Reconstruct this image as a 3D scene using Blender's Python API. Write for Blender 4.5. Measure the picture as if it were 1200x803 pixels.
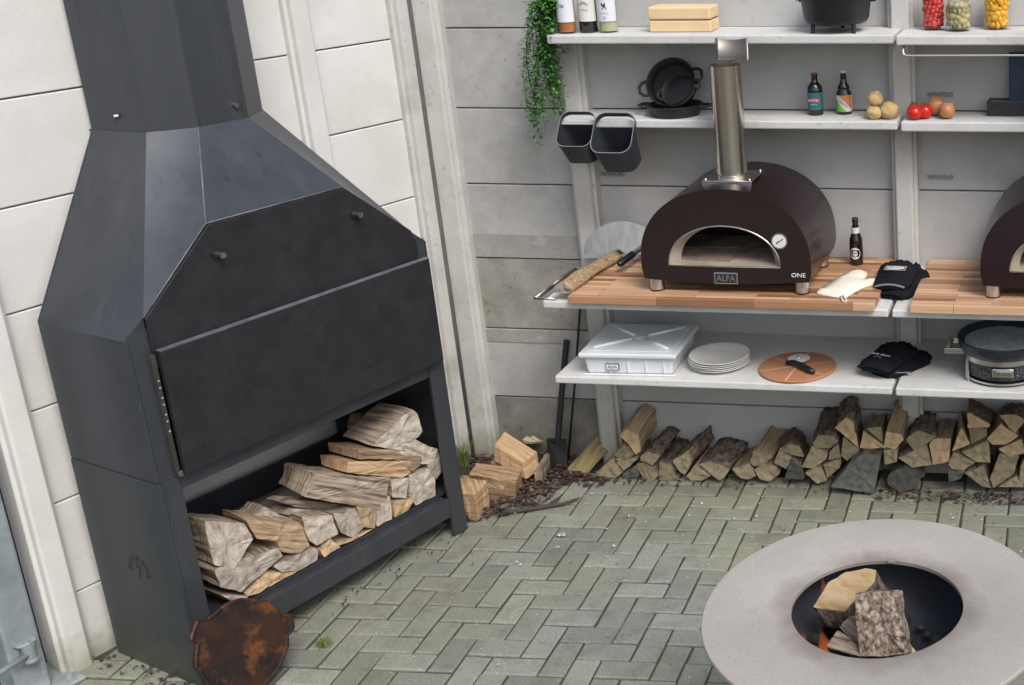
import bpy, bmesh, math, random
from mathutils import Vector, Matrix, noise

# ---------------------------------------------------------------- clear
for o in list(bpy.data.objects): bpy.data.objects.remove(o, do_unlink=True)
S = bpy.context.scene
COL = S.collection
R = math.radians
random.seed(7)

# ---------------------------------------------------------------- camera
CAM_POS = Vector((0.0, 0.0, 2.8))
yaw, pit, rol = R(-7.387), R(17.214), R(-1.0276)
fw = Vector((math.sin(yaw)*math.cos(pit), math.cos(yaw)*math.cos(pit), -math.sin(pit)))
rt = Vector((math.cos(yaw), -math.sin(yaw), 0)); up = rt.cross(fw)
rt2 = math.cos(rol)*rt + math.sin(rol)*up
up2 = -math.sin(rol)*rt + math.cos(rol)*up
cd = bpy.data.cameras.new('camera'); cam = bpy.data.objects.new('camera', cd); COL.objects.link(cam)
m = Matrix((rt2, up2, -fw)).transposed().to_4x4(); m.translation = CAM_POS
cam.matrix_world = m
cd.sensor_width = 36; cd.lens = 36*1460.16/1200
cd.shift_x = -504.3/1200; cd.shift_y = -106.7/1200
cd.clip_start = .05; cd.clip_end = 2000
S.camera = cam
S.render.resolution_x, S.render.resolution_y = 1024, 685

# ---------------------------------------------------------------- sky, sun, exposure
SUN_EL, SUN_AZ = 50, 47          # azimuth of the sun, degrees from +X towards -Y
sx = math.cos(R(SUN_EL))*math.cos(R(SUN_AZ)); sy = -math.cos(R(SUN_EL))*math.sin(R(SUN_AZ)); sz = math.sin(R(SUN_EL))
w = bpy.data.worlds.new('World'); S.world = w; w.use_nodes = True
nt = w.node_tree; nt.nodes.clear()
sky = nt.nodes.new('ShaderNodeTexSky'); sky.sky_type = 'NISHITA'; sky.sun_disc = False
sky.sun_elevation = R(SUN_EL); sky.sun_rotation = math.atan2(sx, sy)
sky.air_density = 1.0; sky.dust_density = 4.0; sky.ozone_density = 1.0
hs = nt.nodes.new('ShaderNodeHueSaturation'); hs.inputs['Saturation'].default_value = .78
bg = nt.nodes.new('ShaderNodeBackground'); bg.inputs['Strength'].default_value = .13
wo = nt.nodes.new('ShaderNodeOutputWorld')
nt.links.new(sky.outputs[0], hs.inputs['Color']); nt.links.new(hs.outputs[0], bg.inputs['Color']); nt.links.new(bg.outputs[0], wo.inputs[0])
sl = bpy.data.lights.new('sun', 'SUN'); sl.energy = 1.55; sl.angle = R(24); sl.color = (1, .972, .93)
so = bpy.data.objects.new('sun', sl); COL.objects.link(so)
so.rotation_euler = Vector((-sx, -sy, -sz)).to_track_quat('-Z', 'Y').to_euler()
S.view_settings.view_transform = 'Standard'; S.view_settings.look = 'None'
S.view_settings.gamma = 1; S.view_settings.exposure = .38; S.view_settings.use_curve_mapping = False
S.render.engine = 'CYCLES'
S.cycles.max_bounces = 8; S.cycles.transmission_bounces = 8; S.cycles.glossy_bounces = 4
S.cycles.caustics_reflective = False; S.cycles.caustics_refractive = False

# ---------------------------------------------------------------- materials
MATS = {}
def nodes_of(name):
    mt = bpy.data.materials.new(name); mt.use_nodes = True
    n = mt.node_tree.nodes; l = mt.node_tree.links
    return mt, n, l, n['Principled BSDF']
def mat(name, c1, c2=None, scale=6, rough=.8, metal=0, bump=0, bscale=None, stretch=(1,1,1), detail=6,
        c3=None, s3=1.2, t3=(.52,.68), spec=.5, vary=0, rvar=0, coat=0, bdist=.004, lo=.35, hi=.65, pits=0, foot=None):
    """noise-mixed colours on object coordinates, optional stain colour, bump, per-object brightness"""
    mt, n, l, b = nodes_of(name)
    b.inputs['Roughness'].default_value = rough; b.inputs['Metallic'].default_value = metal
    b.inputs['Specular IOR Level'].default_value = spec
    if coat: b.inputs['Coat Weight'].default_value = coat; b.inputs['Coat Roughness'].default_value = .15
    tc = n.new('ShaderNodeTexCoord'); mp = n.new('ShaderNodeMapping'); mp.inputs['Scale'].default_value = stretch
    l.new(tc.outputs['Object'], mp.inputs[0])
    inf = n.new('ShaderNodeObjectInfo')
    mu = n.new('ShaderNodeMath'); mu.operation = 'MULTIPLY'; mu.inputs[1].default_value = 37.0
    l.new(inf.outputs['Random'], mu.inputs[0])
    ad = n.new('ShaderNodeVectorMath'); ad.operation = 'ADD'
    l.new(mp.outputs[0], ad.inputs[0]); l.new(mu.outputs[0], ad.inputs[1])
    V = ad.outputs[0]
    col = None
    if c2 is None: c2 = tuple(x*.8 for x in c1)
    t = n.new('ShaderNodeTexNoise'); t.inputs['Scale'].default_value = scale; t.inputs['Detail'].default_value = detail; t.inputs['Roughness'].default_value = .62
    l.new(V, t.inputs['Vector'])
    r = n.new('ShaderNodeMapRange'); r.inputs[1].default_value = lo; r.inputs[2].default_value = hi
    l.new(t.outputs[0], r.inputs[0])
    mx = n.new('ShaderNodeMix'); mx.data_type = 'RGBA'
    mx.inputs[6].default_value = (*c1, 1); mx.inputs[7].default_value = (*c2, 1); l.new(r.outputs[0], mx.inputs[0])
    col = mx.outputs[2]
    if c3 is not None:
        t3n = n.new('ShaderNodeTexNoise'); t3n.inputs['Scale'].default_value = s3; t3n.inputs['Detail'].default_value = 9; t3n.inputs['Roughness'].default_value = .68
        l.new(V, t3n.inputs['Vector'])
        r3 = n.new('ShaderNodeMapRange'); r3.inputs[1].default_value = t3[0]; r3.inputs[2].default_value = t3[1]
        l.new(t3n.outputs[0], r3.inputs[0])
        m3 = n.new('ShaderNodeMix'); m3.data_type = 'RGBA'; m3.inputs[7].default_value = (*c3, 1)
        l.new(r3.outputs[0], m3.inputs[0]); l.new(col, m3.inputs[6]); col = m3.outputs[2]
    if pits:
        for sc_, th_, cc_ in ((34, .66, .55), (140, .66, .62), (55, .34, 1.22)):
            tp = n.new('ShaderNodeTexNoise'); tp.inputs['Scale'].default_value = sc_; tp.inputs['Detail'].default_value = 3
            l.new(V, tp.inputs['Vector']); rp_ = n.new('ShaderNodeMapRange')
            rp_.inputs[1].default_value = th_; rp_.inputs[2].default_value = th_+(.07 if cc_ < 1 else -.1); rp_.inputs[4].default_value = pits
            l.new(tp.outputs[0], rp_.inputs[0]); hp_ = n.new('ShaderNodeHueSaturation'); hp_.inputs['Value'].default_value = cc_
            l.new(rp_.outputs[0], hp_.inputs['Fac']); l.new(col, hp_.inputs['Color']); col = hp_.outputs[0]
    if foot:      # algae and splashed dirt that grow up from the ground, ragged upper edge
        sp = n.new('ShaderNodeSeparateXYZ'); l.new(tc.outputs['Object'], sp.inputs[0])
        tf = n.new('ShaderNodeTexNoise'); tf.inputs['Scale'].default_value = 14; tf.inputs['Detail'].default_value = 6; l.new(tc.outputs['Object'], tf.inputs['Vector'])
        af = n.new('ShaderNodeMath'); af.operation = 'MULTIPLY_ADD'; af.inputs[1].default_value = -foot[1]*1.6; l.new(tf.outputs[0], af.inputs[0]); l.new(sp.outputs[2], af.inputs[2])
        rf = n.new('ShaderNodeMapRange'); rf.inputs[1].default_value = -foot[1]*.75; rf.inputs[2].default_value = foot[1]*.35; rf.inputs[3].default_value = .8; rf.inputs[4].default_value = 0; l.new(af.outputs[0], rf.inputs[0])
        mf = n.new('ShaderNodeMix'); mf.data_type = 'RGBA'; mf.inputs[7].default_value = (*foot[0], 1); l.new(rf.outputs[0], mf.inputs[0]); l.new(col, mf.inputs[6]); col = mf.outputs[2]
    if vary:
        h = n.new('ShaderNodeHueSaturation'); rv = n.new('ShaderNodeMapRange')
        rv.inputs[3].default_value = 1-vary; rv.inputs[4].default_value = 1+vary
        l.new(inf.outputs['Random'], rv.inputs[0]); l.new(rv.outputs[0], h.inputs['Value']); l.new(col, h.inputs['Color']); col = h.outputs[0]
    l.new(col, b.inputs['Base Color'])
    if rvar:
        rr = n.new('ShaderNodeMapRange'); rr.inputs[3].default_value = max(.05, rough-rvar); rr.inputs[4].default_value = min(1, rough+rvar)
        l.new(t.outputs[0], rr.inputs[0]); l.new(rr.outputs[0], b.inputs['Roughness'])
    if bump:
        t2 = n.new('ShaderNodeTexNoise'); t2.inputs['Scale'].default_value = bscale or scale*6; t2.inputs['Detail'].default_value = 5
        l.new(V, t2.inputs['Vector'])
        bm_ = n.new('ShaderNodeBump'); bm_.inputs['Strength'].default_value = bump; bm_.inputs['Distance'].default_value = bdist
        l.new(t2.outputs[0], bm_.inputs['Height']); l.new(bm_.outputs[0], b.inputs['Normal'])
    MATS[name] = mt
    return mt
def glass(name, col, rough=.02, ior=1.45):
    """thin-walled glass: clear transmission with a Fresnel reflection on top"""
    mt, n, l, b = nodes_of(name)
    n.remove(b); tr = n.new('ShaderNodeBsdfTransparent'); tr.inputs[0].default_value = (*col, 1)
    gl = n.new('ShaderNodeBsdfGlossy'); gl.inputs['Roughness'].default_value = rough
    fr = n.new('ShaderNodeFresnel'); 
    ge = n.new('ShaderNodeNewGeometry'); mr = n.new('ShaderNodeMapRange'); mr.inputs[3].default_value = ior; mr.inputs[4].default_value = 1/ior
    l.new(ge.outputs['Backfacing'], mr.inputs[0]); l.new(mr.outputs[0], fr.inputs[0])
    mx = n.new('ShaderNodeMixShader'); l.new(fr.outputs[0], mx.inputs[0]); l.new(tr.outputs[0], mx.inputs[1]); l.new(gl.outputs[0], mx.inputs[2])
    l.new(mx.outputs[0], n['Material Output'].inputs[0])
    MATS[name] = mt; return mt

mat('conc_white', (.70,.70,.685), (.62,.62,.60), 3, .85, bump=.25, bscale=60, c3=(.53,.525,.50), s3=1.1, t3=(.54,.8), pits=.18, foot=((.27,.275,.20), .14))
mat('conc_grey', (.445,.445,.44), (.37,.37,.365), 9, .9, bump=.35, bscale=90, c3=(.30,.30,.29), s3=2.4, t3=(.5,.75), vary=.05, pits=.5)
mat('conc_band', (.36,.355,.335), (.29,.285,.265), 10, .95, bump=.6, bscale=70, c3=(.45,.45,.44), s3=5, t3=(.5,.66), pits=.6)
mat('conc_tan', (.345,.335,.305), (.255,.248,.22), 8, .95, bump=.5, bscale=70, c3=(.175,.168,.145), s3=3, t3=(.5,.72), vary=.05, pits=.8)
mat('conc_low', (.275,.265,.235), (.19,.183,.163), 7, .95, bump=.5, bscale=70, c3=(.10,.10,.088), s3=3, t3=(.44,.68), pits=.8)
mat('conc_kitchen', (.475,.478,.475), (.42,.423,.42), 3, .8, bump=.18, bscale=70, c3=(.36,.358,.34), s3=1.6, t3=(.54,.8), pits=.25)
mat('emboss', (.28,.28,.275), None, 6, .9)
mat('conc_post', (.565,.56,.54), (.485,.48,.46), 5, .85, bump=.3, bscale=60, c3=(.36,.35,.31), s3=3, t3=(.54,.76), pits=.5, foot=((.24,.25,.17), .16))
mat('conc_shelf', (.62,.625,.62), (.53,.535,.525), 5, .75, bump=.25, bscale=60, c3=(.42,.415,.39), s3=3.2, t3=(.52,.76), pits=.5)
mat('joint', (.05,.048,.042), (.03,.03,.027), 8, 1)
mat('steel', (.064,.071,.084), (.078,.086,.10), 6, .37, metal=.55, bump=.08, bscale=300, c3=(.10,.108,.122), s3=7, t3=(.52,.8), rvar=.06, stretch=(1,1,.08), pits=.5)
mat('worn_edge', (.16,.17,.185), (.09,.095,.105), 20, .5)
mat('steel_front', (.011,.0112,.0145), (.018,.018,.022), 9, .5, bump=.12, bscale=350, c3=(.024,.024,.028), s3=14, t3=(.5,.75), rvar=.06, pits=1)
mat('steel_algae', (.054,.061,.071), (.066,.074,.08), 4, .42, metal=.4, bump=.1, bscale=200, c3=(.085,.10,.075), s3=2.2, t3=(.5,.75), stretch=(1,1,.3), foot=((.10,.115,.075), .16))
mat('steel_bare', (.45,.45,.46), (.38,.38,.39), 10, .35, metal=1)
mat('rust', (.045,.018,.010), (.014,.010,.010), 7, .5, metal=.35, bump=.5, bscale=40, c3=(.17,.062,.016), s3=9, t3=(.53,.66), rvar=.15, lo=.42, hi=.58)
mat('galv', (.36,.41,.44), (.26,.30,.325), 9, .5, metal=.3, bump=.05, bscale=60, c3=(.42,.45,.47), s3=5, t3=(.5,.6))
mat('black_board', (.025,.025,.028), None, 8, .8)
mat('stainless', (.78,.71,.63), (.60,.54,.47), 2, .24, metal=1, stretch=(20,20,.3))
mat('polished', (.66,.65,.63), (.55,.54,.52), 8, .3, metal=1, stretch=(1,1,6))
mat('oven_paint', (.0165,.0062,.0078), (.014,.005,.0065), 8, .3, spec=.5, coat=.2, bump=.06, bscale=500)
mat('oven_lining', (.55,.50,.42), (.40,.36,.30), 8, .55, metal=.4)
mat('firebrick', (.52,.38,.31), (.26,.20,.17), 7, .9, c3=(.12,.105,.10), s3=6, t3=(.5,.66))
mat('soot', (.012,.011,.011), (.02,.018,.017), 8, .95)
mat('iron', (.012,.013,.016), (.020,.021,.024), 10, .5, bump=.25, bscale=160)
mat('bucket', (.022,.026,.033), (.035,.04,.047), 6, .5, bump=.06, bscale=200)
mat('rim_grey', (.17,.19,.215), None, 6, .5)
mat('white_plastic', (.74,.77,.80), (.70,.73,.76), 4, .38)
mat('lid_plastic', (.66,.71,.74), (.60,.65,.69), 4, .3)
mat('porcelain', (.80,.80,.79), None, 4, .15)
mat('cream_stone', (.74,.56,.34), (.66,.48,.28), 5, .6, bump=.1, bscale=60)
mat('terracotta', (.44,.21,.11), (.38,.175,.09), 8, .75, bump=.1, bscale=80)
mat('terracotta_line', (.72,.52,.38), None, 8, .8)
mat('black_handle', (.012,.012,.014), None, 8, .35)
mat('glove', (.006,.007,.010), (.012,.0135,.017), 14, .9, spec=.15, bump=.6, bscale=60)
mat('glove_trim', (.20,.21,.22), None, 8, .7)
mat('mitt', (.80,.765,.67), (.72,.68,.58), 10, .95, bump=.5, bscale=90)
mat('label_white', (.72,.74,.80), (.64,.67,.74), 6, .6)
mat('label_cream', (.70,.71,.66), (.6,.62,.57), 6, .6)
mat('label_teal', (.045,.17,.21), (.035,.13,.17), 6, .5)
mat('label_orange', (.60,.22,.06), None, 6, .5)
mat('label_green', (.20,.48,.06), None, 6, .5)
mat('ink', (.015,.02,.03), None, 6, .6)
mat('ink_blue', (.06,.12,.32), None, 6, .6)
mat('ink_grey', (.25,.29,.30), None, 6, .6)
mat('ink_red', (.55,.05,.05), None, 6, .5)
mat('white_paint', (.78,.78,.76), None, 6, .5)
mat('cap_red', (.45,.03,.025), None, 6, .35)
mat('cap_white', (.72,.74,.76), None, 6, .35)
mat('bottle_brown', (.010,.006,.004), (.014,.008,.006), 4, .08, spec=.8)
mat('bottle_dark', (.008,.008,.007), None, 4, .08, spec=.8)
mat('wine_rose', (.52,.20,.075), (.42,.15,.05), 5, .06)
mat('wine_white', (.56,.55,.36), (.48,.47,.30), 5, .06)
glass('glass_clear', (.97,.99,.98))
glass('glass_bottle', (.93,.96,.93))
mat('jar_red', (.62,.06,.045), (.50,.035,.03), 20, .4)
mat('jar_olive', (.44,.38,.21), (.33,.28,.13), 16, .45)
mat('jar_yellow', (.78,.43,.03), (.66,.32,.015), 16, .35)
mat('potato', (.58,.42,.20), (.46,.32,.14), 12, .75, bump=.3, bscale=50, c3=(.25,.15,.06), s3=22, t3=(.62,.7))
mat('tomato', (.62,.02,.015), (.54,.015,.012), 5, .14)
mat('tomato_stem', (.10,.11,.03), (.16,.10,.05), 9, .8)
mat('onion', (.56,.27,.12), (.44,.18,.08), 4, .4, stretch=(14,14,.5), bump=.1, bscale=8)
mat('board_blue', (.03,.062,.125), (.024,.05,.10), 8, .6)
mat('leather', (.32,.17,.09), None, 8, .7)
mat('wood_handle', (.50,.36,.21), (.40,.27,.14), 6, .6, stretch=(1,8,1))
def plate_mat():
    mt, n, l, b = nodes_of('plate_steel')
    tc = n.new('ShaderNodeTexCoord')
    def noi(sc, d=6, rg=.6, st=(1,1,1)):
        mp = n.new('ShaderNodeMapping'); mp.inputs['Scale'].default_value = st; l.new(tc.outputs['Object'], mp.inputs[0])
        t = n.new('ShaderNodeTexNoise'); t.inputs['Scale'].default_value = sc; t.inputs['Detail'].default_value = d; t.inputs['Roughness'].default_value = rg; l.new(mp.outputs[0], t.inputs['Vector']); return t.outputs[0]
    def mix(f, a, c, lo, hi, mx_=1):
        r = n.new('ShaderNodeMapRange'); r.inputs[1].default_value = lo; r.inputs[2].default_value = hi; r.inputs[4].default_value = mx_; l.new(f, r.inputs[0])
        m_ = n.new('ShaderNodeMix'); m_.data_type = 'RGBA'; l.new(r.outputs[0], m_.inputs[0])
        for k, q in ((6, a), (7, c)):
            if isinstance(q, tuple): m_.inputs[k].default_value = (*q, 1)
            else: l.new(q, m_.inputs[k])
        return m_.outputs[2]
    c = mix(noi(3.5, 5), (.415,.392,.365), (.365,.342,.318), .35, .65)
    c = mix(noi(150, 3), c, (.52,.50,.475), .56, .74, .8)
    c = mix(noi(90, 3), c, (.24,.225,.21), .60, .74, .7)
    c = mix(noi(11, 8, .75), c, (.52,.505,.48), .60, .72, .55)       # dried fat and salt
    c = mix(noi(6, 8, .7), c, (.29,.245,.215), .60, .74, .6)         # brown burnt-in patches
    # heat-darkened rim round the hole, broken up by noise
    vl = n.new('ShaderNodeVectorMath'); vl.operation = 'LENGTH'; sx2 = n.new('ShaderNodeVectorMath'); sx2.operation = 'MULTIPLY'; sx2.inputs[1].default_value = (1,1,0); l.new(tc.outputs['Object'], sx2.inputs[0]); l.new(sx2.outputs[0], vl.inputs[0])
    nn = noi(9, 6); ad = n.new('ShaderNodeMath'); ad.operation = 'MULTIPLY_ADD'; ad.inputs[1].default_value = -.16; l.new(nn, ad.inputs[0]); l.new(vl.outputs['Value'], ad.inputs[2])
    c = mix(ad.outputs[0], (.235,.205,.185), c, .15, .235)
    l.new(c, b.inputs['Base Color']); b.inputs['Roughness'].default_value = .6; b.inputs['Metallic'].default_value = .12
    bp = n.new('ShaderNodeBump'); bp.inputs['Strength'].default_value = .25; bp.inputs['Distance'].default_value = .002; l.new(noi(120, 4), bp.inputs['Height']); l.new(bp.outputs[0], b.inputs['Normal'])
    MATS['plate_steel'] = mt
plate_mat()
mat('bowl_steel', (.014,.019,.032), (.022,.028,.042), 6, .5, bump=.2, bscale=50)
mat('ash', (.05,.05,.055), (.015,.015,.017), 20, 1, bump=.8, bscale=60)
mat('paving_sand', (.060,.058,.040), (.034,.045,.020), 9, 1, bump=.6, bscale=80, c3=(.075,.06,.045), s3=14)
mat('ground', (.10,.10,.085), (.07,.07,.06), 3, 1)
mat('soil', (.05,.042,.033), (.028,.024,.019), 14, 1, bump=1, bscale=40)
mat('leaf_green', (.045,.15,.028), (.085,.24,.045), 20, .5, vary=.0)
mat('grass_blade', (.13,.19,.05), (.20,.24,.08), 8, .7)
mat('stem_green', (.05,.09,.03), None, 8, .7)
for i, c in enumerate([(.075,.042,.034), (.05,.033,.029), (.15,.075,.045), (.15,.12,.10), (.2,.12,.075)]):
    mat('litter%d' % i, c, tuple(x*.6 for x in c), 30, .9)
mat('speck_white', (.6,.6,.57), None, 8, .8)
mat('twig', (.045,.038,.032), (.07,.06,.05), 20, .9, bump=.5)

def brick_mat():
    mt, n, l, b = nodes_of('brick')
    geo = n.new('ShaderNodeNewGeometry'); inf = n.new('ShaderNodeObjectInfo')
    def noi(s, d=6, rgh=.6):
        t = n.new('ShaderNodeTexNoise'); t.inputs['Scale'].default_value = s; t.inputs['Detail'].default_value = d; t.inputs['Roughness'].default_value = rgh
        l.new(geo.outputs['Position'], t.inputs['Vector']); return t
    def mix(f, a, bcol, fac_range):
        r = n.new('ShaderNodeMapRange'); r.inputs[1].default_value, r.inputs[2].default_value = fac_range
        l.new(f, r.inputs[0]); mx = n.new('ShaderNodeMix'); mx.data_type = 'RGBA'; l.new(r.outputs[0], mx.inputs[0])
        for k, c in ((6, a), (7, bcol)):
            if isinstance(c, tuple): mx.inputs[k].default_value = (*c, 1)
            else: l.new(c, mx.inputs[k])
        return mx.outputs[2]
    big = noi(.9, 4); mid = noi(9); fine = noi(120, 3)
    c = mix(big.outputs[0], (.225,.236,.175), (.222,.234,.215), (.42,.62))      # mossy against blue-grey areas
    c = mix(mid.outputs[0], c, (.155,.158,.132), (.48,.75))
    c = mix(fine.outputs[0], c, (.34,.345,.31), (.54,.74)); dk = noi(190, 4, .7); c = mix(dk.outputs[0], c, (.10,.105,.085), (.57,.75)); mo2 = noi(22, 5); c = mix(mo2.outputs[0], c, (.17,.19,.105), (.6,.78))
    att = n.new('ShaderNodeAttribute'); att.attribute_name = 'tone'; att.attribute_type = 'GEOMETRY'
    sm = n.new('ShaderNodeMath'); sm.operation = 'ADD'; l.new(inf.outputs['Random'], sm.inputs[0]); l.new(att.outputs['Fac'], sm.inputs[1])
    fr = n.new('ShaderNodeMath'); fr.operation = 'FRACT'; l.new(sm.outputs[0], fr.inputs[0])
    rv = n.new('ShaderNodeMapRange'); rv.inputs[3].default_value = .80; rv.inputs[4].default_value = 1.16; l.new(fr.outputs[0], rv.inputs[0])
    h = n.new('ShaderNodeHueSaturation'); l.new(rv.outputs[0], h.inputs['Value']); l.new(c, h.inputs['Color'])
    l.new(h.outputs[0], b.inputs['Base Color']); b.inputs['Roughness'].default_value = .88
    bp = n.new('ShaderNodeBump'); bp.inputs['Strength'].default_value = .8; bp.inputs['Distance'].default_value = .004
    ns = noi(70, 6, .7); l.new(ns.outputs[0], bp.inputs['Height']); l.new(bp.outputs[0], b.inputs['Normal'])
    MATS['brick'] = mt
brick_mat()
def butcher_mat():
    mt, n, l, b = nodes_of('butcher')
    tc = n.new('ShaderNodeTexCoord'); mp = n.new('ShaderNodeMapping'); l.new(tc.outputs['Object'], mp.inputs[0])
    cx = n.new('ShaderNodeSeparateXYZ'); l.new(mp.outputs[0], cx.inputs[0])
    # staves run along X; rows are counted over y - z so that the front edge carries on
    sub = n.new('ShaderNodeMath'); sub.operation = 'ADD'; l.new(cx.outputs[1], sub.inputs[0]); sub.inputs[1].default_value = 3.0
    cb = n.new('ShaderNodeCombineXYZ'); l.new(cx.outputs[0], cb.inputs[0]); l.new(sub.outputs[0], cb.inputs[1])
    br = n.new('ShaderNodeTexBrick'); br.inputs['Scale'].default_value = 1; br.inputs['Mortar Size'].default_value = .0012
    br.inputs['Brick Width'].default_value = .42; br.inputs['Row Height'].default_value = .031; br.offset = .37; br.offset_frequency = 2
    br.inputs['Color1'].default_value = (0,0,0,1); br.inputs['Color2'].default_value = (1,1,1,1); br.inputs['Mortar'].default_value = (.0,.0,.0,1); br.inputs['Bias'].default_value = 0
    l.new(cb.outputs[0], br.inputs['Vector'])
    cr = n.new('ShaderNodeValToRGB'); e = cr.color_ramp.elements
    e[0].color = (.20,.085,.042,1); e[1].color = (.62,.41,.255,1)
    k = cr.color_ramp.elements.new(.35); k.color = (.39,.21,.115,1); k = cr.color_ramp.elements.new(.7); k.color = (.52,.315,.185,1)
    l.new(br.outputs[0], cr.inputs[0])
    mp2 = n.new('ShaderNodeMapping'); mp2.inputs['Scale'].default_value = (5,90,90); l.new(tc.outputs['Object'], mp2.inputs[0])
    t = n.new('ShaderNodeTexNoise'); t.inputs['Scale'].default_value = 1; t.inputs['Detail'].default_value = 5; l.new(mp2.outputs[0], t.inputs['Vector'])
    rv = n.new('ShaderNodeMapRange'); rv.inputs[3].default_value = .72; rv.inputs[4].default_value = 1.25; l.new(t.outputs[0], rv.inputs[0])
    h = n.new('ShaderNodeHueSaturation'); l.new(cr.outputs[0], h.inputs['Color']); l.new(rv.outputs[0], h.inputs['Value'])
    l.new(h.outputs[0], b.inputs['Base Color']); b.inputs['Roughness'].default_value = .5
    MATS['butcher'] = mt
butcher_mat()
def wood_mats():
    def wood(name, a, bcol, dark, sc=(60,60,9), rough=.85, bump=.5):
        mt, n, l, b = nodes_of(name)
        tc = n.new('ShaderNodeTexCoord'); inf = n.new('ShaderNodeObjectInfo')
        mp = n.new('ShaderNodeMapping'); mp.inputs['Scale'].default_value = sc; l.new(tc.outputs['UV'], mp.inputs[0])
        mu = n.new('ShaderNodeMath'); mu.operation = 'MULTIPLY'; mu.inputs[1].default_value = 51; l.new(inf.outputs['Random'], mu.inputs[0])
        av = n.new('ShaderNodeVectorMath'); av.operation = 'ADD'; l.new(mp.outputs[0], av.inputs[0]); l.new(mu.outputs[0], av.inputs[1])
        t = n.new('ShaderNodeTexNoise'); t.inputs['Scale'].default_value = 1; t.inputs['Detail'].default_value = 7; t.inputs['Roughness'].default_value = .65; l.new(av.outputs[0], t.inputs['Vector'])
        cr = n.new('ShaderNodeValToRGB'); e = cr.color_ramp.elements
        e[0].position = .36; e[0].color = (*dark,1); e[1].position = .66; e[1].color = (*bcol,1); k = e.new(.48); k.color = (*a,1)
        l.new(t.outputs[0], cr.inputs[0])
        h = n.new('ShaderNodeHueSaturation'); rv = n.new('ShaderNodeMapRange'); rv.inputs[3].default_value = .75; rv.inputs[4].default_value = 1.2
        l.new(inf.outputs['Random'], rv.inputs[0]); l.new(rv.outputs[0], h.inputs['Value']); l.new(cr.outputs[0], h.inputs['Color'])
        l.new(h.outputs[0], b.inputs['Base Color']); b.inputs['Roughness'].default_value = rough
        bp = n.new('ShaderNodeBump'); bp.inputs['Strength'].default_value = bump; bp.inputs['Distance'].default_value = .006
        l.new(t.outputs[0], bp.inputs['Height']); l.new(bp.outputs[0], b.inputs['Normal'])
        MATS[name] = mt
    # UV: u around the log, v along it, metres
    wood('side_split', (.25,.18,.115), (.36,.27,.18), (.13,.09,.055), (70,5,1))
    wood('side_pale', (.34,.24,.15), (.48,.36,.24), (.17,.11,.065), (70,5,1))
    wood('side_yellow', (.40,.265,.15), (.50,.36,.22), (.24,.14,.07), (80,4,1))
    wood('side_grey', (.26,.205,.155), (.42,.35,.28), (.10,.07,.05), (80,5,1))
    wood('side_moss', (.235,.185,.095), (.30,.265,.095), (.14,.10,.06), (50,6,1))
    wood('side_dark', (.075,.07,.06), (.12,.115,.10), (.035,.03,.027), (40,12,1))
    wood('side_bark', (.105,.075,.058), (.22,.18,.15), (.028,.019,.014), (45,28,1), .95, 1.0)
    wood('side_chip', (.62,.55,.36), (.70,.64,.45), (.45,.38,.24), (60,10,1))
    # end grain: growth rings, radial checks and saw marks
    def endgrain(name, a, bcol, dk):
        mt, n, l, b = nodes_of(name)
        tc = n.new('ShaderNodeTexCoord'); inf = n.new('ShaderNodeObjectInfo')
        mu = n.new('ShaderNodeMath'); mu.operation = 'MULTIPLY_ADD'; mu.inputs[1].default_value = .12; mu.inputs[2].default_value = -.06; l.new(inf.outputs['Random'], mu.inputs[0])
        av = n.new('ShaderNodeVectorMath'); av.operation = 'ADD'; l.new(tc.outputs['UV'], av.inputs[0]); l.new(mu.outputs[0], av.inputs[1])
        w_ = n.new('ShaderNodeTexWave'); w_.wave_type = 'RINGS'; w_.rings_direction = 'Z'; w_.inputs['Scale'].default_value = 75; w_.inputs['Distortion'].default_value = 5; w_.inputs['Detail'].default_value = 4; w_.inputs['Detail Scale'].default_value = 2
        l.new(av.outputs[0], w_.inputs['Vector'])
        t = n.new('ShaderNodeTexNoise'); t.inputs['Scale'].default_value = 28; t.inputs['Detail'].default_value = 8; t.inputs['Roughness'].default_value = .7; l.new(av.outputs[0], t.inputs['Vector'])
        gr = n.new('ShaderNodeTexGradient'); gr.gradient_type = 'RADIAL'; l.new(av.outputs[0], gr.inputs[0])
        cb = n.new('ShaderNodeCombineXYZ'); m9 = n.new('ShaderNodeMath'); m9.operation = 'MULTIPLY'; m9.inputs[1].default_value = 60; l.new(gr.outputs['Fac'], m9.inputs[0]); l.new(m9.outputs[0], cb.inputs[0]); l.new(inf.outputs['Random'], cb.inputs[1])
        rn = n.new('ShaderNodeTexNoise'); rn.inputs['Scale'].default_value = 1; rn.inputs['Detail'].default_value = 2; l.new(cb.outputs[0], rn.inputs['Vector'])
        s1 = n.new('ShaderNodeMath'); s1.operation = 'MULTIPLY_ADD'; s1.inputs[1].default_value = .11; l.new(w_.outputs['Fac'], s1.inputs[0]); l.new(t.outputs[0], s1.inputs[2])
        s2 = n.new('ShaderNodeMath'); s2.operation = 'MULTIPLY_ADD'; s2.inputs[1].default_value = .35; l.new(rn.outputs[0], s2.inputs[0]); l.new(s1.outputs[0], s2.inputs[2])
        cr = n.new('ShaderNodeValToRGB'); e = cr.color_ramp.elements
        e[0].position = .5; e[0].color = (*dk,1); e[1].position = .92; e[1].color = (*bcol,1); k = e.new(.68); k.color = (*a,1)
        l.new(s2.outputs[0], cr.inputs[0])
        h = n.new('ShaderNodeHueSaturation'); rv = n.new('ShaderNodeMapRange'); rv.inputs[3].default_value = .75; rv.inputs[4].default_value = 1.2
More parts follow.
